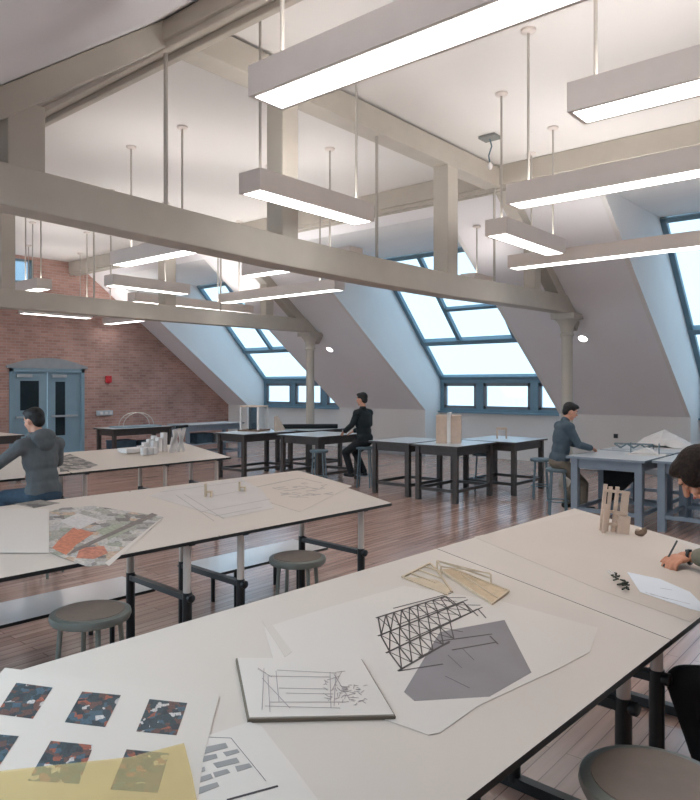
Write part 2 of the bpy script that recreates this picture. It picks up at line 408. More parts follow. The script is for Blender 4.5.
# arched stone lintel above the door
arc = [(XB, door[0]-.08, 2.3), (XB, door[1]+.08, 2.3)]
for k in range(13):
    u = k/12; y = door[1]+.08-(door[1]-door[0]+.16)*u; arc.append((XB, y, 2.36+.22*math.sin(PI*u)))
struct(MB().poly(arc, (1, 0, 0), .05).build('trim_1', STONE, world=True))
for i in range(4):
    x0 = [XB]+[d[1] for d in dormers]; x1 = [d[0] for d in dormers]
    struct(MB().box((x0[i], 15.13, 0), (x1[i], 15.15, .11)).build('baseboard_window_side.%03d' % i, mat('baseboard', (170, 176, 182), .5)))

# ------------------------------------------------------------------ purlins, trusses, columns
for nm, y0, y1, lab in (('purlin_beam', YP1-.05, YP1+.22, 'long cream purlin beam where the flat ceiling meets the dormer slope'),
                        ('purlin_beam', 3.57, 3.86, 'long cream purlin beam crossing the top left corner of the picture')):
    m = MB().box((XB, y0, CZ-.36 if y0 < 5 else CZ-.3), (XE, y1, CZ-.005 if y0 > 5 else CZ-.19))
    yy = [y0, y1]
    zb = CZ-.36 if y0 < 5 else CZ-.3
    m.box((XB, y0+.03, zb-.06), (XE, y0+.1, zb)).box((XB, y1-.1, zb-.06), (XE, y1-.03, zb))
    if y0 < 5: m.box((XB, y0+.1, CZ-.19), (XE, y1, CZ-.005))
    tag(m.build(nm, BEAM, world=True, bevel=.01), lab, 'beam')
def truss(x, sag, lab, zt):
    t = thing('roof_truss', lab, 'truss', (x, 6.6, zt))
    hwid = .13
    def part(nm, m, mt=BEAM, bv=.012): return m.build(nm, mt, t, world=True, bevel=bv)
    # tie beam, sagging a little between the posts
    y = [.9, 2.5, 5.05, 6.6, 8.27, 10.95, 12.62]; z = [zt, zt-sag*.25, zt-sag*.9, zt-sag, zt-sag*.9, zt-sag*.25, zt]
    m = MB(); vs = []
    for yy, zz in zip(y, z): vs += [(x-hwid, yy, zz), (x+hwid, yy, zz), (x+hwid, yy, zz+.31), (x-hwid, yy, zz+.31)]
    fs = [(3, 2, 1, 0)]; n = len(y)
    for i in range(n-1):
        for j in range(4): fs.append((i*4+j, i*4+(j+1) % 4, i*4+4+(j+1) % 4, i*4+4+j))
    fs.append(tuple(range(4*n-4, 4*n))); m.add(vs, fs); part('tie_beam', m)
    part('top_chord', MB().box((x-hwid, 3.8, CZ-.33), (x+hwid, YP1, CZ-.04)))
    for yy, w in ((5.12, .23), (8.27, .26)): part('queen_post', MB().box((x-.12, yy-w/2, zt-sag+.3), (x+.12, yy+w/2, CZ-.32)))
    for s in (0, 1):
        g_ = (lambda v: v) if s else (lambda v: YM-v)
        q0, q1 = (10.85, 11.08) if s else (2.26, 2.54)
        part('side_post', MB().box((x-.105, q0, zt+.28), (x+.105, q1, (rz_(11.08) if s else rz_(YM-2.26))-.1)))
        n_ = V((0, (1 if s else -1)*SL, 1)).normalized()
        y0, y1 = YP1+.0, 12.72
        hr = .112; base = [V((x-hr, g_(y0), rz_(y0))), V((x+hr, g_(y0), rz_(y0))), V((x+hr, g_(y1), rz_(y1))), V((x-hr, g_(y1), rz_(y1)))]
        base = [p-n_*.005 for p in base]
        part('rafter', MB().poly(base, -n_, .20))
    for yy in (3.66, 6.68, 9.6):
        part('tie_rod', MB().tube([(x+.03, yy, zt-sag*.9+.29), (x+.03, yy, CZ-.32)], .019, 10), RODM, 0)
    return t
truss(-5.25, .10, 'large cream timber truss crossing the room nearest, over the second row of tables', 3.17)
truss(-11.75, .02, 'smaller looking cream timber truss farther back, seen below the near tie beam', 3.14)
def column(x, y, ztop, lab):
    t = thing('iron_column', lab, 'column', (x, y, 0))
    MB().lathe([(.15, 0), (.15, .12), (.12, .16), (.105, .22), (.098, ztop-.5), (.1, ztop-.42)], n=28).build('shaft', IRON, t, smooth=True)
    m = MB().lathe([(.1, ztop-.42), (.125, ztop-.41), (.125, ztop-.37), (.11, ztop-.36), (.12, ztop-.25), (.17, ztop-.16), (.21, ztop-.12), (.21, ztop-.08)], n=28)
    m.box((-.22, -.22, ztop-.1), (.22, .22, ztop-.005)); m.build('capital', IRON, t, smooth=True)
column(-5.25, 12.4, 3.17, 'cream iron column rising behind the man seated at the right')
column(-11.75, 12.4, 3.14, 'cream iron column standing left of the man in the dark jacket')

# ------------------------------------------------------------------ hanging fluorescent lights
def fixture(cx, cy, L, along, zb, lab, rods=(.12, .88), rodz=None, W=.277, H=.185):
    """along: 'x' or 'y' ; cx, cy the middle"""
    t = thing('pendant_light', lab, 'ceiling light', (cx, cy, zb), 0 if along == 'y' else -PI/2, 'suspended fluorescent fixtures')
    m = MB(); w, l, k = W/2, L/2, .012
    m.box((-w, -l, 0), (-w+k, l, H)).box((w-k, -l, 0), (w, l, H)).box((-w+k, -l, 0), (w-k, -l+k, H)).box((-w+k, l-k, 0), (w-k, l, H)).box((-w+k, -l+k, H-.06), (w-k, l-k, H-.05))
    m.build('housing', HOUS, t)
    MB().box((-w+.03, -l+.03, -.002), (w-.03, l-.03, .006)).build('diffuser', LENS, t)
    MB().box((-w+k, -l+k, .001), (-w+.03, l-k, .006)).box((w-.03, -l+k, .001), (w-k, l-k, .006)).box((-w+.03, -l+k, .001), (w-.03, -l+.03, .006)).box((-w+.03, l-.03, .001), (w-.03, l-k, .006)).build('bottom_rim', HOUS, t)
    MB().box((-.06, -l+.06, H-.045), (.06, l-.06, H-.02)).build('lamp', UPL, t)
    for r in rods:
        y = -l+L*r
        p = t.matrix_world
        wy = (cx, cy+y) if along == 'y' else (cx+y, cy)
        zc = CZ if YM-YP1 < wy[1] < YP1 else min(rz_(wy[1]), rz_(YM-wy[1]))
        top = zc-zb
        MB().tube([(0, y, H-.06), (0, y, top-.01)], .013, 8).build('rod', RODM, t, smooth=True)
        MB().lathe([(.05, top-.035), (.07, top-.02), (.07, top)], (0, y, 0), 16).build('canopy', HOUS, t, smooth=True)
    return t
Z = 3.56
fixture(-3.12+1.6, 2.9, 3.2, 'x', Z, 'largest and nearest hanging light, running off the top of the picture', (.045, .9))
fixture(-4.64, 4.92, 1.6, 'y', Z, 'short hanging light below the left end of the largest light', (.08, .92))
fixture(-1.78+1.6, 4.34, 3.2, 'x', Z, 'hanging light at the upper right edge, second in size', (.04, .9))
fixture(-3.12+1.6, 6.1, 3.2, 'x', Z, 'long hanging light at the right just beneath the upper right one', (.05, .9))
fixture(-3.84, 7.9, 1.6, 'y', Z, 'short bluish hanging light seen end on, right of the near truss post', (.08, .95))
fixture(-4.81+1.7, 9.38, 3.4, 'x', Z, 'long thin hanging light at the right, in front of the right dormer', (.09, .9))
fixture(-9.8, 9.42, 3.2, 'x', Z, 'long hanging light in the middle, ending above the man in the dark jacket', (.15, .85))
fixture(-7.2, 7.35, 2.2, 'x', Z, 'hanging light peeking out under the near tie beam beside its wide post', (.22, .78))
fixture(-10.85, 7.25, 1.6, 'y', Z, 'short hanging light on the left, lower of the two before the far truss', (.03, .72))
fixture(-8.1, 5.5, 1.75, 'x', Z, 'hanging light on the left tilting up to the near tie beam, upper of the pair', (.18, .85))
fixture(-12.6, 9.6, 3.2, 'y', Z, 'long hanging light just above the far tie beam beside the left dormer', (.3, .7))
fixture(-17.05, 10.6, 1.7, 'x', Z, 'small hanging light under the far tie beam, over the brick wall on the right', (.1, .9))
fixture(-16.65, 8.5, 1.75, 'y', Z, 'hanging light under the far tie beam in front of the brick above the door', (.1, .85))
fixture(-12.75, 5.95, 1.3, 'x', Z, 'far left hanging light seen beside the high brick wall window', (.45, .9))
fixture(-14.25, 7.4, 1.6, 'y', Z, 'hanging light hidden by the far tie beam, only its rods showing above the brick wall', (.1, .85))
fixture(-6.1, 10.6, .62, 'y', Z, 'small light box behind the near tie beam, hung from the sloped ceiling', (.5,))

# recessed downlights on the slope, detectors
for (px, py), lab in (((583, 338), 'round recessed spotlight in the slope beside the right column'), ((330, 349), 'round recessed spotlight in the slope beside the left column')):
    n = V((0, SL, 1)).normalized(); p0 = V((0, 15.15, 1.21)); c = on_plane(px, py, p0, n)
    t = thing('recessed_spotlight', lab, 'spotlight', c)
    R = n.to_track_quat('Z', 'Y').to_matrix()
    for nm, pr, mt in (('trim_ring', [(.11, 0), (.1, -.015), (.085, -.018)], MODELW), ('lens', [(.085, -.019), (.08, -.024)], LENS)):
        m = MB().lathe(pr, n=24); m.v = [R @ v for v in m.v]; m.build(nm, mt, t)
t = thing('smoke_detector', 'grey ceiling detector plate with a short dangling cable', 'detector', at_z(490, 139, CZ-.04))
MB().box((-.12, -.1, 0), (.12, .1, .035)).build('plate', mat('detector_grey', (120, 122, 120), .5), t)
MB().tube([(0, 0, 0), (.02, .01, -.1), (-.02, 0, -.22), (0, 0, -.33)], .01, 6).build('cable', STOOLB, t)
MB().ell((0, 0, -.36), (.035, .035, .05)).build('bulb', MODELW, t, smooth=True)
t = thing('smoke_detector', 'small dark round detector on the ceiling of the middle dormer recess', 'detector', (-9.6, 11.6, ZD-.03))
MB().lathe([(.05, 0), (.06, .03)], n=16).build('body', mat('detector_grey', (120, 122, 120), .5), t)
MB().lathe([(.02, -.03), (.035, 0)], n=12).build('sensor_head', BLACK, t)

# wall things
y0 = 10.75
t = thing('fire_alarm', 'red fire alarm horn on the brick wall right of the door', 'fire alarm', (XB, 10.75, 2.0))
MB().box((0, -.09, -.07), (.05, .09, .12)).build('body', RED, t, bevel=.01)
MB().lathe([(.09, 0), (.1, .03), (.05, .06)], n=18).build('horn', RED, t, smooth=True).rotation_euler = (0, PI/2, 0)
t = thing('emergency_light', 'pale grey box on the brick wall below the fire alarm', 'wall box', (XB-.005, 10.62, 1.0))
MB().box((0, -.24, 0), (.09, .24, .14)).build('case', mat('pale_case', (186, 194, 200), .5), t, bevel=.01)
for y in (-.13, .02, .16): MB().box((.09, y-.04, .03), (.11, y+.04, .11)).build('lamp_head', MODELW, t)
o = on_plane(616, 436, V((0, 15.15, 0)), V((0, 1, 0)))
t = thing('wall_outlet', 'small dark outlet on the low white wall behind the right tables', 'outlet', o)
MB().box((-.07, -.012, -.06), (.07, 0, .06)).build('plate', MODELW, t); MB().box((-.045, -.016, -.045), (.045, -.012, .045)).build('socket', BLACK, t)

# ------------------------------------------------------------------ tilted drafting tables
class Tilt:
    def __init__(s, corner, rot, W, rise, z0=.9):
        s.c = V((corner[0], corner[1], z0)); s.rot = rot; s.W = W; s.rise = rise
        s.u = V((-math.cos(rot), math.sin(rot), 0)); s.v = V((math.sin(rot), math.cos(rot), 0))
        s.sl = rise/W; s.n = (s.u+V((0, 0, s.sl))).cross(s.v).normalized()
        if s.n.z < 0: s.n = -s.n
    def px(s, x, y, lift=0): return on_plane(x, y, s.c+s.n*lift, s.n)
    def P(s, u, v, lift=0): return s.c+s.u*u+s.v*v+V((0, 0, s.sl*u))+s.n*lift
def draft_table(T, v0, v1, zk, lab, frames, grp='tilted drafting tables with black edges', plank=None):
    t = thing('drafting_table', lab, 'table', V((T.c.x, T.c.y, 0))+T.v*v0, -T.rot, grp)
    L = v1-v0; W, rise = T.W, T.rise
    def B(x, y, z): return V((-x, y, z))          # local: x = away from the near edge
    th = .022
    z0 = T.c.z
    m = MB()
    vs = [B(0, 0, z0), B(0, L, z0), B(W, L, z0+rise), B(W, 0, z0+rise)]
    dn = V((0, 0, -th)); vs += [v+dn for v in vs]
    m.add(vs, [(0, 3, 2, 1), (4, 5, 6, 7), (0, 1, 5, 4), (1, 2, 6, 5), (2, 3, 7, 6), (3, 0, 4, 7)], [0, 1, 1, 1, 1, 1])
    m.build('tabletop', [TOPW, EDGE], t)
    ua, ub = .1, W-.34
    for f in frames:
        y = f-v0
        bars = MB().bar(B(ua, y, zk), B(ub, y, zk), .045, .035)
        bars.build('crossbar', BLACK, t)
        MB().bar(B(ua-.06, y, .03), B(ub+.12, y, .03), .05, .05).build('foot_bar', BLACK, t)
        for u in (ua, ub):
            zt = z0+rise*u/W-th
            lg = MB().tube([B(u, y, .03), B(u, y, zk+.03)], .03, 14).build('leg', BLACK, t, smooth=True)
            MB().tube([B(u, y, zk), B(u, y, zt-.005)], .025, 12).build('inner_post', CHROME, lg, smooth=True)
            k = MB().lathe([(.022, 0), (.026, .01), (.026, .03), (.018, .036)], n=14)
            k.v = [B(u, y, zk)+V((v.z+.02, v.x, v.y)) for v in k.v]; k.build('knob', BLACK, lg, smooth=True)
            k = MB().bar(B(u, y, zt-.012), B(u+.08, y, zt-.012+.08*rise/W), .06, .012); k.build('bracket', BLACK, lg)
        MB().bar(B(ua-.06, y, z0+rise*(ua-.06)/W-th-.012), B(W-.1, y, z0+rise*(W-.1)/W-th-.012), .04, .022).build('rail', BLACK, t)
    if plank:
        u0, u1, p0, p1 = plank
        m = MB(); z = zk+.02
        vs = [B(u0, p0-v0, z+.022), B(u0, p1-v0, z+.022), B(u1, p1-v0, z+.022), B(u1, p0-v0, z+.022)]; vs += [v+V((0, 0, -.02)) for v in vs]
        m.add(vs, [(0, 3, 2, 1), (4, 5, 6, 7), (0, 1, 5, 4), (1, 2, 6, 5), (2, 3, 7, 6), (3, 0, 4, 7)], [0, 1, 1, 1, 1, 1])
        m.build('lower_shelf', [SHELFW, EDGE], t)
    return t
D = math.radians
T1 = Tilt((-.776, 2.79), D(2.6), 1.08, .172)
T1b = Tilt((-.776, 2.79), D(2.6), 1.08, .172)
T2 = Tilt((-3.41, 4.56), D(3), 1.13, .17)
T3 = Tilt((-7.2, 6.07), D(1), 1.0, .13)
draft_table(T1, -2.75, 0, .69, 'nearest drafting table, covered with the grey print, sketchbook and photo sheets', (-.2, -1.45, -2.6))
draft_table(T1b, .004, 1.5, .69, 'drafting table where the dark-haired woman is writing', (.14, 1.38))
draft_table(T2, -1.7, 0, .53, 'drafting table in the second row with the floor plan drawing, open stool under it', (-.26, -1.46))
draft_table(T2, -4.4, -1.705, .53, 'drafting table in the second row under the coloured site print', (-1.88, -4.1))
draft_table(T3, -2.2, 0, .53, 'drafting table in the third row holding the white stepped models', (-.16, -.95, -2.0))
draft_table(T3, -4.4, -2.21, .53, 'drafting table in front of the person in the grey hoodie', (-2.35, -4.1))

def bench(v0, v1, lab):
    u0, u1, z = .93, 1.41, .36
    c = T2.c+T2.u*((u0+u1)/2)+T2.v*((v0+v1)/2); t = thing('low_bench', lab, 'bench', (c.x, c.y, 0), -T2.rot)
    l, w = (v1-v0)/2, (u1-u0)/2
    MB().box((-w, -l, z-.022), (w, l, z), [1, 0, 1, 1, 1, 1]).build('bench_top', [SHELFW, EDGE], t)
    for y in (-l+.3, l-.3):
        for x in (-w+.08, w-.08): MB().tube([(x, y, 0), (x, y, z-.022)], .018, 10).build('leg', BLACK, t, smooth=True)
        MB().bar((-w+.06, y, z-.035), (w-.06, y, z-.035), .03, .025).build('rail', BLACK, t)
bench(-1.1, .2, 'low white bench behind the second row table beside the empty round stool')
bench(-4.2, -1.6, 'low white bench under the table with the site print, at the left edge')

# ------------------------------------------------------------------ square legged tables
def leg_table(x0, x1, y0, y1, z, lab, wood, top, grp, shelf=False, lw=.075, apron=.13):
    t = thing('work_table', lab, 'table', ((x0+x1)/2, (y0+y1)/2, 0), 0, grp)
    w, l = (x1-x0)/2, (y1-y0)/2
    MB().box((-w, -l, z-.03), (w, l, z), [0, 1, 0, 0, 0, 0]).build('tabletop', [wood, top], t)
    e = .05
    for sx in (-1, 1):
        for sy in (-1, 1):
            cx, cy = sx*(w-e-lw/2), sy*(l-e-lw/2)
            MB().box((cx-lw/2, cy-lw/2, 0), (cx+lw/2, cy+lw/2, z-.03)).build('leg', wood, t)
    for sx in (-1, 1):
        MB().box((sx*(w-e-lw/2)-.012, -l+e+lw, z-.03-apron), (sx*(w-e-lw/2)+.012, l-e-lw, z-.03)).build('apron', wood, t)
        MB().box((sx*(w-e-lw/2)-.02, -l+e+lw, .16), (sx*(w-e-lw/2)+.02, l-e-lw, .21)).build('stretcher', wood, t)
    for sy in (-1, 1):
        MB().box((-w+e+lw, sy*(l-e-lw/2)-.012, z-.03-apron), (w-e-lw, sy*(l-e-lw/2)+.012, z-.03)).build('apron', wood, t)
        MB().box((-w+e+lw, sy*(l-e-lw/2)-.02, .16), (w-e-lw, sy*(l-e-lw/2)+.02, .21)).build('stretcher', wood, t)
    if shelf: MB().box((-w+e+.02, -l+e+.02, .40), (w-e-.02, l-e-.02, .43)).build('lower_shelf', wood, t)
    return t
GD, GB, GW = 'dark wood work tables', 'blue-grey work tables at the right', 'work tables by the brick wall'
leg_table(-7.55, -6.68, 9.42, 10.55, .9, 'dark work table directly right of the man in the dark jacket', DWOOD, TOPB, GD)
leg_table(-6.6, -5.72, 9.35, 10.6, .9, 'dark work table under the tall pale box model', DWOOD, TOPB, GD)
leg_table(-6.5, -5.4, 10.68, 11.9, .9, 'dark work table behind the tall box model, holding the small wooden frame', DWOOD, TOPB, GD)
leg_table(-9.85, -8.75, 9.45, 10.75, .9, 'dark work table that the man in the dark jacket faces', DWOOD, TOPB, GD)
leg_table(-11.2, -10.3, 9.0, 10.45, .9, 'dark work table holding the clear frame model, left of the left column', DWOOD, TOPB, GD)
leg_table(-10.2, -9.9+.0, 9.2, 10.4, .9, 'narrow dark side table squeezed between two dark tables left of the column', DWOOD, TOPB, GD) if False else None
leg_table(-11.2, -10.1, 10.6, 11.8, .9, 'dark work table right in front of the left column', DWOOD, TOPB, GD)
leg_table(-3.88, -2.85, 9.12, 10.3, .9, 'blue-grey table where the man in the slate shirt works', BWOOD, TOPB, GB, lw=.09)
leg_table(-2.8, -1.75, 9.25, 10.4, .9, 'blue-grey table behind the head of the dark-haired woman', BWOOD, TOPB, GB, lw=.09)
leg_table(-3.88, -2.85, 10.38, 11.7, .9, 'blue-grey back row table carrying the white mountain model', BWOOD, TOPB, GB, lw=.09)
leg_table(-2.8, -1.75, 10.48, 11.7, .9, 'blue-grey back row table at the right picture edge, right of the mountain model table', BWOOD, TOPB, GB, lw=.09)
leg_table(-14.5, -13.7, 8.25, 9.85, .9, 'low dark table with a shelf below the arch model at the brick wall', DWOOD, TOPB, GW, shelf=True)
leg_table(-14.5, -13.7, 10.2, 12.0, .9, 'table by the brick wall, right of the arch model table', BWOOD, TOPB, GW, shelf=True)
leg_table(-14.6, -13.5, 4.6, 6.25, .9, 'pale topped table at the far left edge behind the hooded person', DWOOD, TOPW, GW)
for i, (x, y, w, h, mt) in enumerate([(-14.1, 8.7, .5, .16, SHELFST), (-14.05, 9.3, .45, .12, SHELFST), (-14.1, 10.9, .5, .2, SHELFST), (-14.1, 11.5, .4, .15, MODELW)]):
    labs = ['dull blue storage box on the shelf under the arch model, left one', 'flat dull blue box on the shelf under the arch model, right one', 'dull blue box on the shelf of the table right of the arch model', 'white box on the shelf beside a dull blue box by the brick wall']
    t = thing('storage_box', labs[i], 'box', (x, y, .431), 0, 'boxes on the low shelves')
    MB().box((-.2, -w/2, 0), (.2, w/2, h)).build('carton', mt, t); MB().box((-.21, -w/2-.01, h), (.21, w/2+.01, h+.03)).build('lid', mt, t)

# ------------------------------------------------------------------ stools
def stool(x, y, zs, r, lab, mm=STOOLM, pad=STOOLP, rz=.5, grp='round metal stools'):
    t = thing('stool', lab, 'stool', (x, y, 0), rz, grp)
    st = MB().lathe([(r*.6, zs-.05), (r*.96, zs-.045), (r, zs-.025), (r*.985, zs-.006), (r*.9, zs), (r*.8, zs-.002)], n=48).build('seat', mm, t, smooth=True)
    MB().lathe([(r*.84, zs-.006), (r*.83, zs+.002), (.01, zs+.002)], n=48).build('seat_pad', pad, st, smooth=True)
    for k in range(4):
        a = PI/4+k*PI/2; c, s = math.cos(a), math.sin(a)
        MB().tube([(r*.72*c, r*.72*s, zs-.045), (r*.98*c, r*.98*s, 0)], .0135, 10).build('leg', mm, t, smooth=True)
    zr = .22
    rr = r*(.72+.26*(1-zr/(zs-.045)))
    MB().tube([(rr*math.cos(k*PI/16), rr*math.sin(k*PI/16), zr) for k in range(32)], .009, 8, closed=True).build('foot_ring', mm, t, smooth=True)
    return t
stool(-3.40, 1.92, .68, .205, 'grey round stool with brown seat beside the left table edge, left foreground')
stool(-3.36, 3.42, .69, .195, 'grey round stool tucked by the end of the second row table')
stool(-.63, 2.12, .715, .215, 'brown padded stool in the bottom right corner')
stool(-4.15, 9.48, .68, .17, 'tall metal stool the man in the slate shirt sits on', STOOLB, STOOLB)
stool(-5.0, 10.75, .66, .17, 'empty blue-grey stool between the dark tables and the seated man', STOOLB, STOOLB)
stool(-8.02, 9.9, .74, .17, 'dark stool the man in the dark jacket is perched on', STOOLB, STOOLB)
stool(-8.5, 9.2, .7, .17, 'pale metal stool left of the man in the dark jacket', STOOLB, STOOLB)
stool(-6.2, 9.05+1.9, .66, .17, 'metal stool seen between the legs of the dark tables under the box model', STOOLB, STOOLB)
stool(-6.72, 3.3, .66, .18, 'stool beneath the person in the grey hoodie')
stool(-.18, 3.3, .62, .18, 'stool under the woman at the right edge')

# ------------------------------------------------------------------ flat sheets
def sheet(T, pxs, name, lab, cat, mt, lift=.0015, th=.0008, grp=None, world_pts=None):
    pts = world_pts or [T.px(x, y, lift) for x, y in pxs]
    return tag(MB().poly(pts, T.n, th, 0).build(name, mt, world=True), lab, cat, grp)
def on_sheet(T, par, name, pxs, mt, lift, th=.0004):
    m = MB().poly([T.px(x, y, lift) for x, y in pxs], T.n, th); return m.build(name, mt, par, world=True)
def lines(T, par, name, segs, w, mt, lift):
    m = MB()
    for s in segs:
        p, q = T.px(s[0], s[1], lift), T.px(s[2], s[3], lift); ww = s[4] if len(s) > 4 else w
        d = (q-p).normalized(); r = d.cross(T.n).normalized()*(ww/2)
        m.poly([p-r, q-r, q+r, p+r], T.n, .0003)
    return m.build(name, mt, par, world=True)
# nearest table: big sheet with lattice and grey print
big = sheet(T1, [(264, 628), (330, 607), (404, 586), (500, 601), (598, 628), (590, 652), (560, 668), (478, 706), (440, 733), (428, 735), (380, 718), (300, 700), (279, 680)],
      'presentation_sheet', 'large white sheet with the black lattice drawing and grey polygon', 'paper', PAPER, .0012)
on_sheet(T1, big, 'grey_polygon', [(504.5, 620), (531.5, 672.5), (489.5, 696.5), (414.5, 701), (404, 692), (440, 632)], GREYP, .0022)
seg = []
Lp = [(376, 618), (378, 636), (386, 653), (398, 671)]; Rp = [(446, 596), (463, 602), (478, 609), (492, 617)]
def lerp(a, c, t): return (a[0]+(c[0]-a[0])*t, a[1]+(c[1]-a[1])*t)
ends = [1, 1, 1.0, .55]
for i in range(4):
    e = lerp(Lp[i], Rp[i], ends[i]); seg.append((*Lp[i], *e, .0075))
for i in range(3):
    n_ = 9
    for k in range(n_):
        if i == 2 and k > 5: break
        a_ = lerp(Lp[i], Rp[i], k/n_+.03); c_ = lerp(Lp[i+1], Rp[i+1], (k+.35)/n_); d_ = lerp(Lp[i], Rp[i], min(1, (k+1)/n_+.03))
        seg.append((*a_, *c_, .0058)); seg.append((*c_, *d_, .0045))
        e_ = (c_[0]+9, c_[1]-7); seg.append((*a_, *e_, .004))
for i in range(4):
    p_, q_ = lerp(Lp[i], Rp[i], .12), lerp(Lp[i], Rp[i], .95 if i < 3 else .45); seg.append((p_[0]+9, p_[1]-7, q_[0]+9, q_[1]-4, .0048))
for s_ in ((446, 597, 455, 606), (463, 602, 478, 616), (478, 609, 486, 618), (440, 641, 492, 634), (452, 650, 497, 642), (490, 636, 498, 644), (398, 671, 443, 664)): seg.append((*s_, .0055))
lines(T1, big, 'lattice_drawing', seg, .005, mat('lattice_ink', (82, 74, 70), .7, var=.1), .0029)
lines(T1, big, 'faint_lines', [(448, 655, 462, 668), (462, 648, 474, 660), (445, 676, 470, 688)], .002, mat('faint_ink', (96, 90, 94), .8), .0029)
curl = sheet(T1, [(262, 621), (268, 619), (292, 652), (285, 657)], 'paper_strip', 'small curled strip of paper above the sketchbook', 'paper', PAPERT, .002)
# sketchbook
p1, p2, p3 = T1.px(236, 657, .014), T1.px(248, 718, .014), T1.px(396, 715, .014)
p4 = T1.px(362, 658, .014)
book = thing('sketchbook', 'open sketchbook with a pencil drawing lying left of the grey print', 'sketchbook', (p1+p3)/2-T1.n*.014)
MB().poly([p-T1.n*.0135 for p in (p1, p2, p3, p4)], T1.n, .0095).build('cover', mat('sketchbook_board', (118, 106, 92), .8), book, world=True)
MB().poly([p-T1.n*.0038+(c-p)*.012 for p, c in ((p1, p3), (p2, p4), (p3, p1), (p4, p2))], T1.n, .0035).build('pages', PAPER, book, world=True)
sk = [(258, 669, 272, 677), (264, 668, 262, 710), (268, 676, 330, 677), (277, 670, 336, 673), (276, 671, 279, 702), (262, 678, 290, 708), (279, 688, 328, 689), (286, 693, 333, 694), (330, 672, 331, 708), (336, 672, 334, 706), (265, 706, 340, 708), (270, 702, 345, 702), (332, 690, 342, 671), (327, 680, 340, 676), (268, 676, 270, 712), (258, 668, 266, 673), (334, 674, 350, 700), (337, 672, 345, 671)]
for k in range(46):
    x = 338+random.random()*30; y = 684+random.random()*20; a = random.random()*PI; r = 3+random.random()*5
    sk.append((x, y, x+r*math.cos(a), y+r*.5*math.sin(a)))
for k in range(14):
    x = 322+random.random()*16; y = 676+random.random()*26; sk.append((x, y, x+random.uniform(-5, 5), y+random.uniform(-3, 4)))
lines(T1, book, 'pencil_drawing', sk, .0018, PENCIL, .0152)
# photo contact sheet
ph = sheet(T1, [(5, 668), (219, 696), (203, 760), (194, 830), (-90, 830), (-60, 740)], 'photo_sheet', 'white sheet with rows of small colour photographs, bottom left', 'paper', PAPERT, .003, .001)
PST = [[(0, (44, 52, 58)), (.3, (150, 60, 48)), (.45, (60, 96, 120)), (.6, (110, 58, 50)), (.75, (196, 190, 186)), (.85, (36, 40, 44))]]
quads = [[(50,130),(160,145),(100,240),(-12,225)], [(250,157),(368,168),(320,265),(197,250)], [(455,180),(570,192),(537,290),(415,278)],
         [(-50,283),(57,293),(0,380),(-110,370)], [(155,307),(285,320),(240,438),(85,428)], [(385,333),(515,345),(480,465),(335,455)]]
for i, q in enumerate(quads):
    mm = m_print('photo_print_%d' % i, [(0, (56, 68, 72)), (.34, (146, 84, 68)), (.46, (70, 90, 102)), (.6, (98, 72, 66)), (.8, (190, 182, 176)), (.88, (52, 58, 62))], 60, i*3+1)
    on_sheet(T1, ph, 'photograph', [(x*.3286, 640+y*.3286) for x, y in q], mm, .0045)
sheet(T1, [(-60, 778), (0, 771), (131, 757), (184, 743), (192, 775), (199, 812), (202, 835), (-60, 835)], 'tracing_paper', 'translucent yellow tracing paper over the bottom row of photographs', 'tracing paper', YELLOW, .0062, .0006)
br = sheet(T1, [(203, 737), (250, 722), (262, 727), (288, 760), (318, 800), (335, 825), (190, 835)], 'facade_drawing', 'sheet with grey brick-like blocks beside the photo sheet', 'paper', PAPER, .002)
for q in ([(70,215),(145,200),(153,215),(78,235)], [(72,243),(115,235),(120,248),(65,263)], [(137,230),(182,220),(190,230),(148,243)], [(105,265),(180,247),(190,262),(118,280)],
          [(55,285),(78,276),(80,290),(50,300)], [(45,315),(98,298),(105,312),(45,333)], [(105,295),(150,283),(160,295),(112,310)], [(175,275),(220,265),(230,277),(183,292)], [(50,345),(118,325),(125,338),(55,365)]):
    on_sheet(T1, br, 'block', [(180+x*.3143, 680+y*.3143) for x, y in q], GREYL, .0032)
lines(T1, br, 'ruled_lines', [(227, 800, 278, 786, .006), (206, 737, 231, 738, .001), (231, 738, 266, 781, .001)], .002, INK, .0032)
# balsa fan model
fan = thing('balsa_model', 'fan shaped balsa wood model lying above the lattice drawing', 'model', T1.px(458, 585))
def sticks(par, nm, segs, w, h, mt, T=T1):
    m = MB()
    for s in segs:
        p, q = T.px(s[0], s[1], s[4] if len(s) > 4 else h/2+.001), T.px(s[2], s[3], s[5] if len(s) > 5 else h/2+.001)
        m.bar(p, q, w, h, up=T.n)
    return m.build(nm, mt, par, world=True)
sticks(fan, 'left_frame', [(402, 577, 448, 595), (402, 577, 430, 563), (430, 563, 437, 570), (437, 570, 452, 592), (410, 573, 436, 583), (417, 569, 441, 578), (424, 566, 441, 572)], .008, .006, BALSA)
m = MB().poly([T1.px(*p, .002) for p in ((405, 577), (447, 594), (452, 589), (436, 580))], T1.n, .002).build('left_panel', BALSA, fan, world=True)
MB().poly([T1.px(*p, .003) for p in ((440, 570), (450, 569), (509, 590), (492, 603))], T1.n, .003).build('right_panel', mat('balsa_sheet', (196, 172, 142), .7, var=.12, scale=30), fan, world=True)
sticks(fan, 'right_frame', [(440, 570, 492, 604), (492, 604, 509, 591), (509, 591, 450, 568), (460, 574, 497, 598)], .006, .01, BALSA)
A_, B_ = T1.px(437, 571), T1.px(491, 584)
A2, B2 = A_+V((0, 0, .045)), B_+V((0, 0, .042)); off_ = (T1.px(441, 577)-T1.px(437, 571))
m = MB()
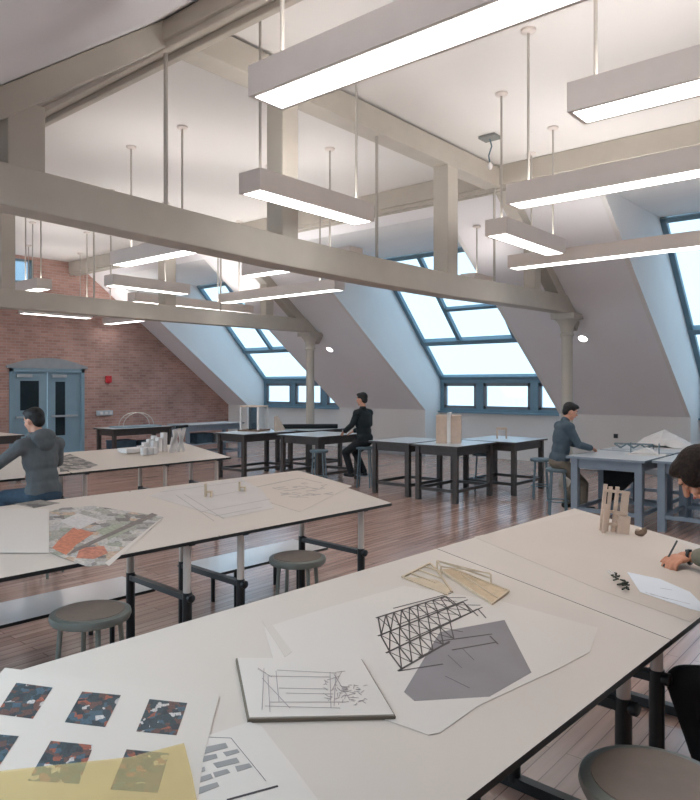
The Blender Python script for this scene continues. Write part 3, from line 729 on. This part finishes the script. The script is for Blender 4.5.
for p, q in ((A_, A2), (B_, B2), (A2, B2), (A2+off_, B2-off_*.2), (A2, A2+off_), (A_+off_, A2+off_), (A2+(B2-A2)*.02, B_+(B2-B_)*.6)): m.bar(p, q, .005, .005, up=(1, 0, 0))
m.build('raised_frame', BALSA, fan, world=True)
# woman's table
sheet(T1b, [(474, 537), (583, 513), (640, 527), (712, 555), (740, 590), (690, 622), (600, 590)], 'drafting_cover', 'large tan drafting sheet covering the table where the woman writes', 'paper', PAPERT, .0008)
gl = sheet(T1b, [(627, 572), (660, 579), (690, 592), (700, 602), (703, 612), (690, 609), (640, 592)], 'glossy_sheet', 'bluish white glossy sheet beside the woman\'s writing hand', 'paper', PAPERB, .0025)
lines(T1b, gl, 'faint_marks', [(645, 592, 668, 599), (650, 594, 690, 604), (660, 588, 672, 590)], .002, PENCIL, .0036)
t = thing('brush_bundle', 'small dark green twig like bundle left of the glossy sheet', 'brush', T1b.px(623, 582, .005))
sticks(t, 'handle', [(607, 571, 615, 577), (609, 570, 616, 575)], .004, .004, MODELW, T1b)
m = MB()
for k in range(26):
    u = random.random(); x, y = 613+u*19, 573+u*19; a_ = random.uniform(-1, 1)
    p = T1b.px(x+a_*2.5, y-a_*1.5, .006+random.random()*.016); d = V((random.uniform(-1, 1), random.uniform(-1, 1), random.uniform(-.3, .3)))*.011
    m.bar(p-d, p+d+T1b.v*-.01, .007, .005)
m.build('twigs', mat('dark_olive', (62, 64, 54), .8, var=.4, scale=60), t, world=True)
# standing wooden model on woman's table
def upright(T, px, py, w, h, lab, mt):
    base = T.px(px, py, 0)
    t = thing('wooden_model', lab, 'model', base, YAW)
    for k, x in enumerate((-w/2, -w/2+.03, -.005, .035, w/2-.02)):
        MB().box((x, -.006, -.004), (x+.02, .006, h*(1, .96, .97, .9, .86)[k])).build('upright_stick', mt, t)
    MB().box((-w/2, -.05, -.004), (-w/2+.02, -.04, h*.6)).build('rear_stick', mt, t)
    MB().box((-w/2, -.012, h*.84), (w/2, -.005, h*.9)).build('rail', mt, t)
    MB().box((-w/2, -.012, h*.4), (w/2, -.004, h*.46)).build('rail', mt, t)
    MB().box((-w/2, -.012, h*.14), (w/2, -.004, h*.2)).build('rail', mt, t)
    return t
t = upright(T1b, 612, 532, .15, .27, 'standing pale wood model with slats, near the woman\'s hand', MODELP)
t.rotation_euler = (0, D(6), YAW)
MB().box((.02, -.02, .0), (.09, .05, .1)).build('block', MODELP, t)
p = T1b.px(640, 536)
t = thing('small_stone', 'small brown clay lump behind the pen', 'model', p)
MB().ell((0, 0, .018), (.03, .02, .02)).ell((.02, .01, .03), (.016, .014, .02)).build('lump', BROWN, t, smooth=True)
MB().ell((-.01, -.005, .035), (.014, .012, .01)).build('light_cap', MODELP, t, smooth=True)

# second row
mp = sheet(T2, [(49.6, 512), (62, 508), (94, 506), (163, 517), (150, 530), (107, 565), (88, 567), (60, 557), (49, 552)], 'site_print', 'colourful aerial site print hanging over the table edge', 'print', MAPM, .003, .0012)
on_sheet(T2, mp, 'orange_area', [(52, 548), (60, 539), (74, 527), (94, 533), (76, 545), (66, 555)], mat('orange_ink', (196, 122, 94), .6, var=.2, scale=40), .0046)
on_sheet(T2, mp, 'red_area', [(80, 548), (104, 546), (108, 553), (94, 559), (76, 558)], mat('red_ink', (188, 122, 100), .6, var=.25, scale=40), .0046)
on_sheet(T2, mp, 'pale_roof', [(60, 521), (78, 513), (100, 520), (78, 530)], mat('pale_ink', (204, 198, 194), .6, var=.12, scale=50), .0046)
on_sheet(T2, mp, 'road', [(66, 556), (74, 549), (152, 513), (158, 515)], mat('road_ink', (122, 112, 106), .6, var=.2, scale=30), .0048)
on_sheet(T2, mp, 'olive_area', [(96, 530), (118, 524), (130, 530), (108, 540)], mat('olive_ink', (158, 160, 140), .6, var=.2, scale=50), .0047)
on_sheet(T2, mp, 'white_margin', [(105, 563), (160, 519), (163, 518), (109, 566)], PAPER, .0049)
tag(MB().poly([T2.P(.01, -2.35, .0005), T2.P(.01, -1.35, .0005), T2.P(1.1, -1.35, .0005), T2.P(1.1, -2.35, .0005)], T2.n, .0005).build('cover_sheet', TOPW, world=True), 'plain white sheet spanning the joint of the two second row tables', 'paper')
sheet(T2, [(-40, 508), (49, 509), (49, 553), (-40, 553)], 'blank_sheet', 'blank white sheet left of the aerial site print', 'paper', PAPER, .0045)
pl = sheet(T2, [(150, 496), (170, 488), (240, 478), (262, 490), (274, 508), (225, 518)], 'plan_sheet', 'grey toned drawing sheet under the small wooden pieces', 'paper', mat('sheet_grey', (203, 196, 191), .7, var=.03, scale=8), .002)
lines(T2, pl, 'drawn_lines', [(176, 495, 214, 521), (184, 494, 224, 519), (160, 492, 245, 481), (200, 512, 270, 499), (215, 516, 262, 507), (208, 497, 246, 490)], .006, mat('soft_pencil', (172, 164, 160), .8), .003)
fp = sheet(T2, [(243, 480), (300, 471), (352, 486), (300, 512), (262, 500)], 'floor_plan', 'white sheet with a blotchy pencil floor plan near the table corner', 'paper', PAPERT, .0012)
sg = []
for k in range(34):
    u = random.random(); v = random.random()
    x = 268+u*50+v*16; y = 484+v*14-u*3; sg.append((x, y, x+random.uniform(3, 12), y+random.choice((-1, 1))*random.uniform(.3, 1.6)))
sg += [(247, 489, 300, 478), (300, 478, 322, 483)]
lines(T2, fp, 'plan_marks', sg, .011, mat('soft_pencil2', (166, 158, 154), .8), .0024)
def mini(T, px, py, h, lab):
    t = thing('wooden_piece', lab, 'model', T.px(px, py), YAW, 'small wooden pieces on the second row table')
    MB().box((-.025, -.02, 0), (-.012, .02, h)).build('back', BALSA, t); MB().box((-.012, -.02, h*.35), (.03, .02, h*.45)).build('seat', BALSA, t)
    MB().box((.018, -.02, 0), (.03, .02, h*.36)).build('front', BALSA, t); return t
mini(T2, 208, 497, .10, 'small upright wooden piece, the left of two on the drawings')
mini(T2, 242, 491, .075, 'small upright wooden piece, the right of two on the drawings')
sheet(T2, [(14, 504), (40, 500), (60, 503), (34, 508)], 'dark_scrap', 'dark flat scrap on the second row table behind the hooded person', 'paper', DARKMAP, .0015)

# third row
t = thing('stepped_model', 'white stepped block model on the third row table', 'model', T3.px(160, 455))
B0 = T3.px(144, 455); dv = T3.v
for k in range(6):
    h = [.09, .09, .09, .16, .2, .26][k]; x = k*.075
    c = B0+dv*(x)+T3.u*(.12 if k > 2 else 0)
    MB().bar(c, c+V((0, 0, h)), .065, .065, up=(0, 1, 0)).build('block', MODELW, t, world=True)
for k in range(4):
    c = B0+dv*(.08+k*.07)+T3.u*.22; MB().bar(c, c+V((0, 0, .1+.04*k)), .06, .06, up=(0, 1, 0)).build('back_block', MODELW, t, world=True)
t = thing('folded_model', 'tall folded white card model beside the stepped blocks', 'model', T3.px(181, 452))
c = T3.px(177, 452)
m = MB()
for a_, b_, z1, z2 in ((-.07, .0, 0, .3), (.0, -.05, .02, .3), (.02, .12, 0, .32), (.1, .03, 0, .34), (-.1, -.06, 0, .2)):
    m.bar(c+dv*a_+V((0, 0, z1)), c+dv*b_+V((0, 0, z2)), .05, .012, up=tuple(T3.u))
m.build('folded_panels', MODELW, t, world=True)
MB().bar(c+dv*.0+V((0, 0, .33)), c+dv*.16+V((0, 0, .34)), .06, .03).build('dark_cap', DARKT, t, world=True)
sheet(T3, [(60, 457), (70, 454), (98, 465), (90, 468), (60, 472)], 'dark_photo_print', 'dark grey aerial print on the third row table', 'print', DARKMAP, .002)
t = thing('flat_box', 'flat white box on the third row table, left of the stepped model', 'box', T3.px(134, 452))
MB().box((-.1, -.17, 0), (.1, .17, .05)).build('base', MODELW, t); MB().box((-.105, -.175, .035), (.105, .175, .055)).build('lid', MODELW, t)

# models on the far tables
t = thing('frame_model', 'clear frame model with white posts on the dark table left of the column', 'model', (-11.0, 9.9, .9), .35)
for x, y in ((-.2, -.2), (.2, -.2), (.2, .2), (-.2, .2)): MB().box((x-.02, y-.02, .03), (x+.02, y+.02, .5)).build('post', MODELW, t)
MB().box((-.25, -.25, 0), (.25, .25, .03)).build('base', BROWN, t)
MB().box((-.22, -.22, .5), (.22, .22, .53)).build('roof_frame', MODELP, t)
MB().box((-.02, -.2, .03), (0, .2, .5)).build('clear_panel', GLASS, t)
t = thing('leaning_card', 'peach coloured card leaning beside the frame model', 'model', (-10.62, 10.25, .9), .3)
MB().poly([(0, -.2, 0), (0, .25, 0), (0, -.1, .32), (0, -.2, .3)], (1, 0, 0), .03).build('card', MODELP, t); MB().box((-.05, -.1, 0), (0, .1, .04)).build('foot', MODELP, t)
t = thing('dark_roll', 'long flat dark object on the dark table before the left column', 'roll', (-10.6, 11.1, .9), -.2)
MB().tube([(-.4, -.5, .05), (.3, .6, .05)], .05, 12).build('roll', DARKT, t, smooth=True); MB().tube([(.3, .6, .05), (.31, .615, .05)], .035, 12).build('roll_end', MODELW, t)
t = thing('box_model', 'tall pale wood and white box model on the dark table', 'model', (-6.27, 9.98, .9), .5)
MB().box((-.2, -.2, 0), (.02, .2, .46)).build('left_block', MODELP, t); MB().box((.03, -.2, 0), (.2, .2, .46)).build('right_block', MODELP, t)
MB().box((-.02, -.22, .0), (.04, .18, .5)).build('core_panel', MODELW, t)
t = thing('portal_model', 'small open wooden frame model behind the tall box model', 'model', (-6.0, 11.3, .9), YAW)
for x in (-.09, .075): MB().box((x, -.02, 0), (x+.02, .02, .16)).build('post', MODELP, t)
MB().box((-.09, -.02, .16), (.095, .02, .2)).build('lintel', MODELP, t)
t = thing('arch_model', 'model with thin pale arches on the table by the brick wall', 'model', (-14.1, 9.1, .9))
MB().box((-.25, -.55, 0), (.25, .5, .03)).build('base', mat('model_base', (140, 160, 172), .5), t)
for x in (-.1, .08): MB().tube([(x, .4*math.cos(k*PI/14), .03+.3*math.sin(k*PI/14)) for k in range(15)], .01, 6).build('arch', mat('model_arch', (196, 188, 182), .5), t)
for k in (3, 5, 7, 9, 11): MB().tube([(-.1, .4*math.cos(k*PI/14), .03+.3*math.sin(k*PI/14)), (.08, .4*math.cos(k*PI/14), .03+.3*math.sin(k*PI/14))], .007, 6).build('rib', mat('model_arch', (196, 188, 182), .5), t)
# right tables
t = thing('mountain_model', 'white crumpled mountain shaped model on the back row table at the right', 'model', (-3.25, 11.35, .9))
m = MB(); n = 9
pts = [[V(((i/(n-1)-.5)*.8, (j/(n-1)-.5)*.6, 0)) for j in range(n)] for i in range(n)]
for i in range(n):
    for j in range(n):
        p = pts[i][j]; d = max(0, 1-math.hypot(p.x/.42, p.y/.32)); p.z = .02+.27*d**.8+random.uniform(-.02, .02)*(d > 0)
m.add([p for r in pts for p in r], [(i*n+j, (i+1)*n+j, (i+1)*n+j+1, i*n+j+1) for i in range(n-1) for j in range(n-1)]); m.build('crumpled_sheet', MODELW, t)
MB().box((-.42, -.32, 0), (.42, .32, .015)).build('base', MODELW, t)
t = thing('truss_model', 'thin grey wire bridge model in front of the working man', 'model', (-3.5, 10.7, .9), .3)
MB().box((-.3, -.12, 0), (.3, .12, .015)).build('base', TOPB, t)
for y in (-.08, .08):
    m = MB()
    for k in range(7): m.tube([(-.27+k*.09, y, .02 if k % 2 else .08), (-.27+(k+1)*.09 if k < 6 else .27, y, .08 if k % 2 else .02)], .006, 5)
    m.tube([(-.27, y, .08), (.27, y, .08)], .006, 5); m.build('lattice_side', STOOLB, t)
t = thing('tent_model', 'small model with two dark poles on the right table', 'model', (-3.1, 10.0, .9), .2)
MB().box((-.25, -.15, 0), (.25, .15, .012)).build('base', MODELW, t)
for x in (-.2, .16): MB().tube([(x, 0, .01), (x, 0, .16)], .009, 8).build('pole', STOOLB, t)
MB().poly([(-.2, -.1, .02), (0, -.1, .1), (.16, -.1, .02)], (0, 1, 0), .2).build('fabric', MODELW, t)
# black bags hung under the right table
t = thing('black_bag', 'black bag hanging under the table beside the seated man', 'bag', (-3.42, 9.8, .35), 0)
MB().poly([(-.2, 0, -.22), (-.2, 0, .38), (.25, 0, .38), (.2, 0, .2)], (0, 1, 0), .1).build('body', BLACKC, t)
MB().tube([(-.12, .05, .38), (-.1, .05, .46), (.0, .05, .46), (.04, .05, .38)], .01, 6).build('strap', BLACKC, t)
t = thing('portfolio_case', 'narrow black case standing under the right table', 'case', (-3.2, 10.0, .24), .2)
MB().box((-.07, -.04, 0), (.07, .04, .5)).build('body', BLACKC, t, bevel=.01); MB().tube([(-.03, 0, .5), (-.03, 0, .54), (.03, 0, .54), (.03, 0, .5)], .006, 6).build('handle', BLACKC, t)

# ------------------------------------------------------------------ people
def remesh(mb, name, mt, parent, vox=.012, it=4):
    o = mb.build(name, mt, None)
    r = o.modifiers.new('r', 'REMESH'); r.mode = 'VOXEL'; r.voxel_size = vox; r.use_smooth_shade = True
    s = o.modifiers.new('s', 'SMOOTH'); s.iterations = it; s.factor = .5
    dg = bpy.context.evaluated_depsgraph_get(); dg.update()
    me = bpy.data.meshes.new_from_object(o.evaluated_get(dg)); o.modifiers.clear(); old = o.data; o.data = me; bpy.data.meshes.remove(old)
    me.name = name
    if not me.materials: me.materials.append(mt)
    me.polygons.foreach_set('use_smooth', [True]*len(me.polygons))
    o.parent = parent; return o
def hand(m, wrist, fwd, palmn, side=1, curl=.5, s=1.0):
    """palm + five fingers; fwd = direction of fingers, palmn = palm facing, side = thumb side"""
    f = V(fwd).normalized(); n = V(palmn); n = (n-f*n.dot(f)).normalized(); x = f.cross(n)*side
    w = V(wrist); R = Matrix((x, f, n)).transposed()
    m.ell(w+f*.045*s, (.04*s, .05*s, .017*s), R); m.cap(w-f*.02*s, w+f*.02*s, .024*s, .026*s)
    for k, (off, L) in enumerate(((.028, .07), (.010, .078), (-.009, .072), (-.027, .056))):
        p = w+f*.082*s+x*off*s; d = f.copy(); r = .0092*s
        for j, fr in enumerate((.45, .32, .23)):
            ang = curl*(.7+.5*j); ax = f.cross(n).normalized()
            d = (Matrix.Rotation(ang if j else ang*.6, 3, ax) @ d).normalized() if True else d
            if d.dot(n) < -.98: pass
            q = p+d*L*fr*s*1.05; m.cap(p, q, r, r*.93, 8); p = q; r *= .94
    p = w+f*.02*s+x*.032*s; d = (f*.6+x*.7+n*.3).normalized(); q = p+d*.04*s; m.cap(p, q, .012*s, .0105*s, 8)
    d2 = (f*.95+x*.1+n*.4).normalized(); m.cap(q, q+d2*.032*s, .0105*s, .009*s, 8)
def person(name_lab, loc, rz, J, M, hair='short', vox=.011, headrot=(0, 0, 0), hood=False, hands=True, bigvox=None, fine=False, hscale=1.0, lids=False, lh=None, rh=None):
    t = thing('person', name_lab, 'person', loc, rz)
    pel, che, nek, hd = V(J['pel']), V(J['che']), V(J['nek']), V(J['head'])
    up = (nek-pel).normalized(); fw = V((0, 1, 0)); fw = (fw-up*fw.dot(up)).normalized(); sd = fw.cross(up); TR = Matrix((sd, fw, up)).transposed()
    sw = J.get('sw', .18)
    tilt = J.get('shtilt', V((0, 0, 0)))
    shL, shR = nek-sd*sw-up*.075, nek+sd*sw-up*.075
    HR = Euler(headrot).to_matrix(); hs = hscale
    def H(x, y, z): return hd+HR @ V((x*hs, y*hs, z*hs))
    shL -= up*.012; shR -= up*.012
    def torso(m, g):
        m.ell(nek-up*.125, (sw-.005+g, .098+g, .085+g), TR)
        for q_ in (shL, shR): m.cap(nek-up*.035, q_+up*.01, .048+g*.6, .05+g)
        m.ell(pel+up*.02, (.165+g, .12+g, .13+g), TR); m.ell((pel+che)/2, (.145+g, .105+g, .16), TR)
        m.ell(che, (.165+g, .115+g, .17+g), TR); m.cap(shL, shR, .062+g, .062+g); m.cap(che+up*.05-sd*.06, che+up*.05+sd*.06, .10+g)
    def arm(m, S, g, r0=.05, cut=1.0):
        if cut < 1 and lids: cut = .80
        sh = shL if S == 'L' else shR; el, wr = V(J['el'+S]), V(J['wr'+S]); e = el+(wr-el)*cut
        m.cap(sh, el, r0+g, .038+g); m.cap(el, e, .038+g, .038+g-(.012-g*.3)*cut)
    def leg(m, S, g, cut=.97):
        s = -1 if S == 'L' else 1; hp = pel+sd*(s*.09)-up*.02; kn, an = V(J['kn'+S]), V(J['an'+S])
        m.cap(hp, kn, .078+g, .055+g); m.cap(kn, kn+(an-kn)*cut, .053+g, .036+g+(g*.4 if g else 0))
    b = MB(); torso(b, 0)
    for S in 'LR': arm(b, S, 0); leg(b, S, 0, 1)
    b.cap(nek-up*.06, H(0, -.015, -.06), .058, .05)
    b.ell(H(0, -.012, .02), (.075*hs, .094*hs, .095*hs), HR); b.ell(H(0, .022, -.045), (.056*hs, .062*hs, .062*hs), HR); b.ell(H(0, .058, -.092), (.028*hs, .025*hs, .02*hs), HR)
    b.cap(H(0, .084, .012), H(0, .102, -.022), .009*hs, .0145*hs, 8); b.ell(H(0, .072, .036), (.05*hs, .018*hs, .012*hs), HR)
    for s in (-1, 1): b.ell(H(s*.077, -.005, -.012), (.012*hs, .02*hs, .032*hs), HR)
    for s in (-1, 1): b.ell(H(s*.035, .06, -.03), (.026*hs, .02*hs, .022*hs), HR)
    b.ell(H(0, .078, -.053), (.024*hs, .014*hs, .011*hs), HR)
    for S in 'LR':
        h = J.get('hand'+S, {})
        wr = V(J['wr'+S]); el = V(J['el'+S]); d = h.get('f', (wr-el).normalized())
        hand(b, wr, d, h.get('n', (0, 0, -1)), h.get('side', 1 if S == 'R' else -1), h.get('curl', .35), h.get('s', 1.0))
    remesh(b, 'body', M['skin'], t, vox, 2)
    j = MB(); torso(j, .018)
    for S in 'LR': arm(j, S, .016, cut=.93)
    j.cap(nek-up*.07, nek-up*.0, .085, .068)
    j.ell(pel+up*.04, (.185, .14, .12), TR)
    jk = remesh(j, M.get('topname', 'jacket'), M['top'], t, .012, 3)
    if hood:
        h = MB(); h.ell(nek+V((0, -.085, .0)), (.13, .08, .085)); h.cap(nek+V((-.08, .0, .0)), nek+V((.08, .0, .0)), .05); h.ell(nek+V((0, -.12, -.06)), (.10, .05, .08))
        remesh(h, 'hood', M['top'], jk, .012, 3)
    p = MB()
    for S in 'LR': leg(p, S, .017)
    p.ell(pel-up*.02, (.175, .14, .12), TR)
    remesh(p, 'trousers', M['leg'], t, .013, 3)
    for S in 'LR':
        an = V(J['an'+S]); s = MB(); s.cap(an+V((0, -.03, -.045)), an+V((0, .15, -.05)), .045, .036); s.cap(an+V((0, 0, -.04)), an+V((0, 0, .03)), .045, .042)
        remesh(s, 'shoe', SHOE, t, .01, 3)
    h = MB()
    if hair == 'short':
        h.ell(H(0, -.026, .042), (.086*hs, .1*hs, .088*hs), HR); h.ell(H(0, .03, .088), (.066*hs, .062*hs, .034*hs), HR); h.ell(H(0, -.06, -.01), (.074*hs, .055*hs, .075*hs), HR)
        h.ell(H(.03, .06, .085), (.04*hs, .03*hs, .02*hs), HR)
    else:
        h.ell(H(0, -.03, .04), (.09*hs, .106*hs, .094*hs), HR); h.ell(H(0, .015, .085), (.074*hs, .075*hs, .04*hs), HR); h.ell(H(0, -.075, -.03), (.078*hs, .06*hs, .1*hs), HR)
        for s in (-1, 1): h.ell(H(s*.068, .012, .03), (.024*hs, .06*hs, .06*hs), HR); h.ell(H(s*.079, -.012, -.02), (.02*hs, .045*hs, .065*hs), HR)
        h.ell(H(0, -.13, -.02), (.045*hs, .05*hs, .05*hs), HR)
    remesh(h, 'hair', M['hair'], t, .009 if not fine else .006, 3)
    for s in (-1, 1):
        e = MB().ell(H(s*.031, .072, .008), (.0125*hs, .009*hs, .0085*hs), HR).build('eye', M['skin'] if lids else EYEL, t, smooth=True)
        if lids: MB().cap(H(s*.02, .0795, .001), H(s*.043, .0765, .001), .0018, .0014, 6).build('eyelash', EYEW, e, smooth=True)
        else: MB().ell(H(s*.031, .0805, .007), (.0055*hs, .003*hs, .0055*hs), HR).build('iris', EYEW, e, smooth=True)
        MB().cap(H(s*.014, .088, .031), H(s*.048, .078, .032), .0045*hs, .003*hs, 8).build('eyebrow', M['hair'], t, smooth=True)
    MB().ell(H(0, .09, -.053), (.021*hs, .006*hs, .006*hs), HR).build('mouth', LIP, t, smooth=True)
    return t
# hooded person
person('person in a grey hoodie and jeans seated with back to the viewer, left side', (-6.72, 3.3, 0), D(90)+.1, dict(
    pel=(0, 0, .80), che=(0, .06, 1.12), nek=(0, .09, 1.35), head=(-.02, .15, 1.51), sw=.19,
    elL=(-.40, .20, 1.07), wrL=(-.42, .44, .975), elR=(.23, .12, 1.08), wrR=(.16, .40, .975),
    knL=(-.14, .46, .74), anL=(-.16, .44, .32), knR=(.14, .46, .74), anR=(.15, .42, .32)),
    dict(skin=SKIN, top=HOOD, leg=JEAN, hair=HAIRK, topname='hoodie'), hood=True, headrot=(D(-14), 0, D(18)))
# man in the dark jacket
person('man in a dark jacket perched on a stool at the dark tables, facing left', (-8.02, 9.9, 0), D(88), dict(
    pel=(0, 0, .86), che=(0, .03, 1.18), nek=(0, .04, 1.43), head=(0, .07, 1.60), sw=.17,
    elL=(-.25, .08, 1.14), wrL=(-.16, .34, 1.01), elR=(.24, .08, 1.13), wrR=(.12, .36, 1.0),
    knL=(-.12, .36, .62), anL=(-.12, .22, .26), knR=(.12, .33, .60), anR=(.13, .12, .26)),
    dict(skin=SKIN, top=DARKJ, leg=DARKT, hair=HAIRK), headrot=(D(-5), 0, D(14)))
# seated man at the right
person('man in a slate shirt and khaki trousers seated at the blue-grey table', (-4.14, 9.5, 0), D(-44), dict(
    pel=(0, 0, .79), che=(0, .05, 1.11), nek=(0, .09, 1.35), head=(0, .17, 1.485), sw=.18,
    elL=(-.24, .22, 1.03), wrL=(-.12, .47, .965), elR=(.24, .18, 1.03), wrR=(.06, .44, .965),
    knL=(-.12, .33, .50), anL=(-.12, .16, .18), knR=(.09, .32, .46), anR=(.12, .30, .16)),
    dict(skin=SKIN, top=SHIRT, leg=KHAKI, hair=HAIRK, topname='shirt'), headrot=(D(-22), 0, D(-12)))
# writing woman at the right edge
hp = T1b.px(661, 570, .0)
wl = V((-.18, 3.3, 0)); ang = D(68)
Rz = Matrix.Rotation(-ang, 3, 'Z')
wr = T1b.px(685, 557, .045)
wrl = Rz @ (wr-wl)
hf = Rz @ ((hp+T1b.n*.03)-wr).normalized()
hdl = Rz @ (V((-.82, 3.385, 1.455))-wl)
nkl = Rz @ (V((-.66, 3.35, 1.335))-wl)
print('wrist', wr, 'local', wrl)
person('dark-haired woman leaning over the table and writing, at the right edge', wl, ang, dict(
    pel=(0, 0, .75), che=(nkl.x*.6, nkl.y*.62, 1.08), nek=tuple(nkl), head=tuple(hdl), sw=.155,
    elL=(nkl.x-.24, nkl.y-.16, 1.0), wrL=(nkl.x-.2, nkl.y-.1, .74), elR=tuple(Rz @ (V((-.62, 3.78, 1.04))-wl)), wrR=tuple(wrl),
    knL=(-.5, .45, .665), anL=(-.45, .3, .2), knR=(.12, .46, .66), anR=(.12, .3, .26),
    handR=dict(f=tuple(hf), n=(-.3, 0, -.9), curl=.62, side=-1, s=1.14)),
    dict(skin=SKIN2, top=OLIVE, leg=BLACKC, hair=HAIRB, topname='sweater'), hair='long', vox=.0045, headrot=(D(-47), 0, D(42)), fine=True, hscale=.97, lids=True)
t = thing('pen', 'dark pen held in the woman\'s writing hand', 'pen', hp)
MB().tube([T1b.px(663, 567, .004), T1b.px(677, 541, .10)], .005, 8).build('barrel', BLACK, t, world=True)
MB().tube([T1b.px(662.6, 567.4, .001), T1b.px(663, 567, .005)], [.001, .004], 8).build('tip', CHROME, t, world=True)
axis = (wr-(wr+(hp-wr)*.5)).normalized()
t = thing('wristwatch', 'black wristwatch on the writing woman\'s wrist', 'watch', wr)
ax = (V((-.62, 3.78, 1.04))-wr).normalized(); c = ax*.022
x_ = ax.cross(V((0, 0, 1))).normalized(); z_ = x_.cross(ax)
MB().tube([c+(x_*math.cos(k*PI/12)+z_*math.sin(k*PI/12))*.033 for k in range(24)], .008, 8, closed=True).build('strap', BLACK, t, smooth=True)
MB().tube([c+z_*.028, c+z_*.038], .016, 16).build('watch_face', BLACK, t)

# ------------------------------------------------------------------ light, world, colour
w = bpy.data.worlds.new('world'); bpy.context.scene.world = w; w.use_nodes = True
bg = w.node_tree.nodes['Background']; bg.inputs['Color'].default_value = (.66, .85, 1.0, 1); bg.inputs['Strength'].default_value = 3.2
def portal(loc, rot, sx, sy):
    l = bpy.data.lights.new('window_portal', 'AREA'); l.shape = 'RECTANGLE'; l.size = sx; l.size_y = sy; l.cycles.is_portal = True
    o = bpy.data.objects.new('window_portal', l); C.objects.link(o); o.location = loc; o.rotation_euler = rot
for i, (a, c) in enumerate(dormers):
    sl = math.atan2(ZG-ZH, YW-YG)
    portal(((a+c)/2, (YW+YG)/2+.15, (ZH+ZG)/2+.15), (-sl, 0, 0), c-a, math.hypot(ZG-ZH, YW-YG))
for a, c in ((-17.4, -12.4), (-11.1, -6.4), (-3.4, -1.4)):  # portals for the unseen openings added on the camera side
    y_ = (12.75+15.15)/2
    portal(((a+c)/2, YM-y_-.1, rz_(y_)+.14), (math.atan(SL), 0, 0), c-a, 2.4*math.hypot(1, SL))
sc = bpy.context.scene
sc.view_settings.view_transform = 'Standard'; sc.view_settings.look = 'None'; sc.view_settings.gamma = 1; sc.view_settings.use_curve_mapping = False
sc.view_settings.exposure = .26
sc.cycles.use_denoising = True; sc.cycles.max_bounces = 10; sc.cycles.diffuse_bounces = 6; sc.cycles.transparent_max_bounces = 12
sc.cycles.sample_clamp_indirect = 6
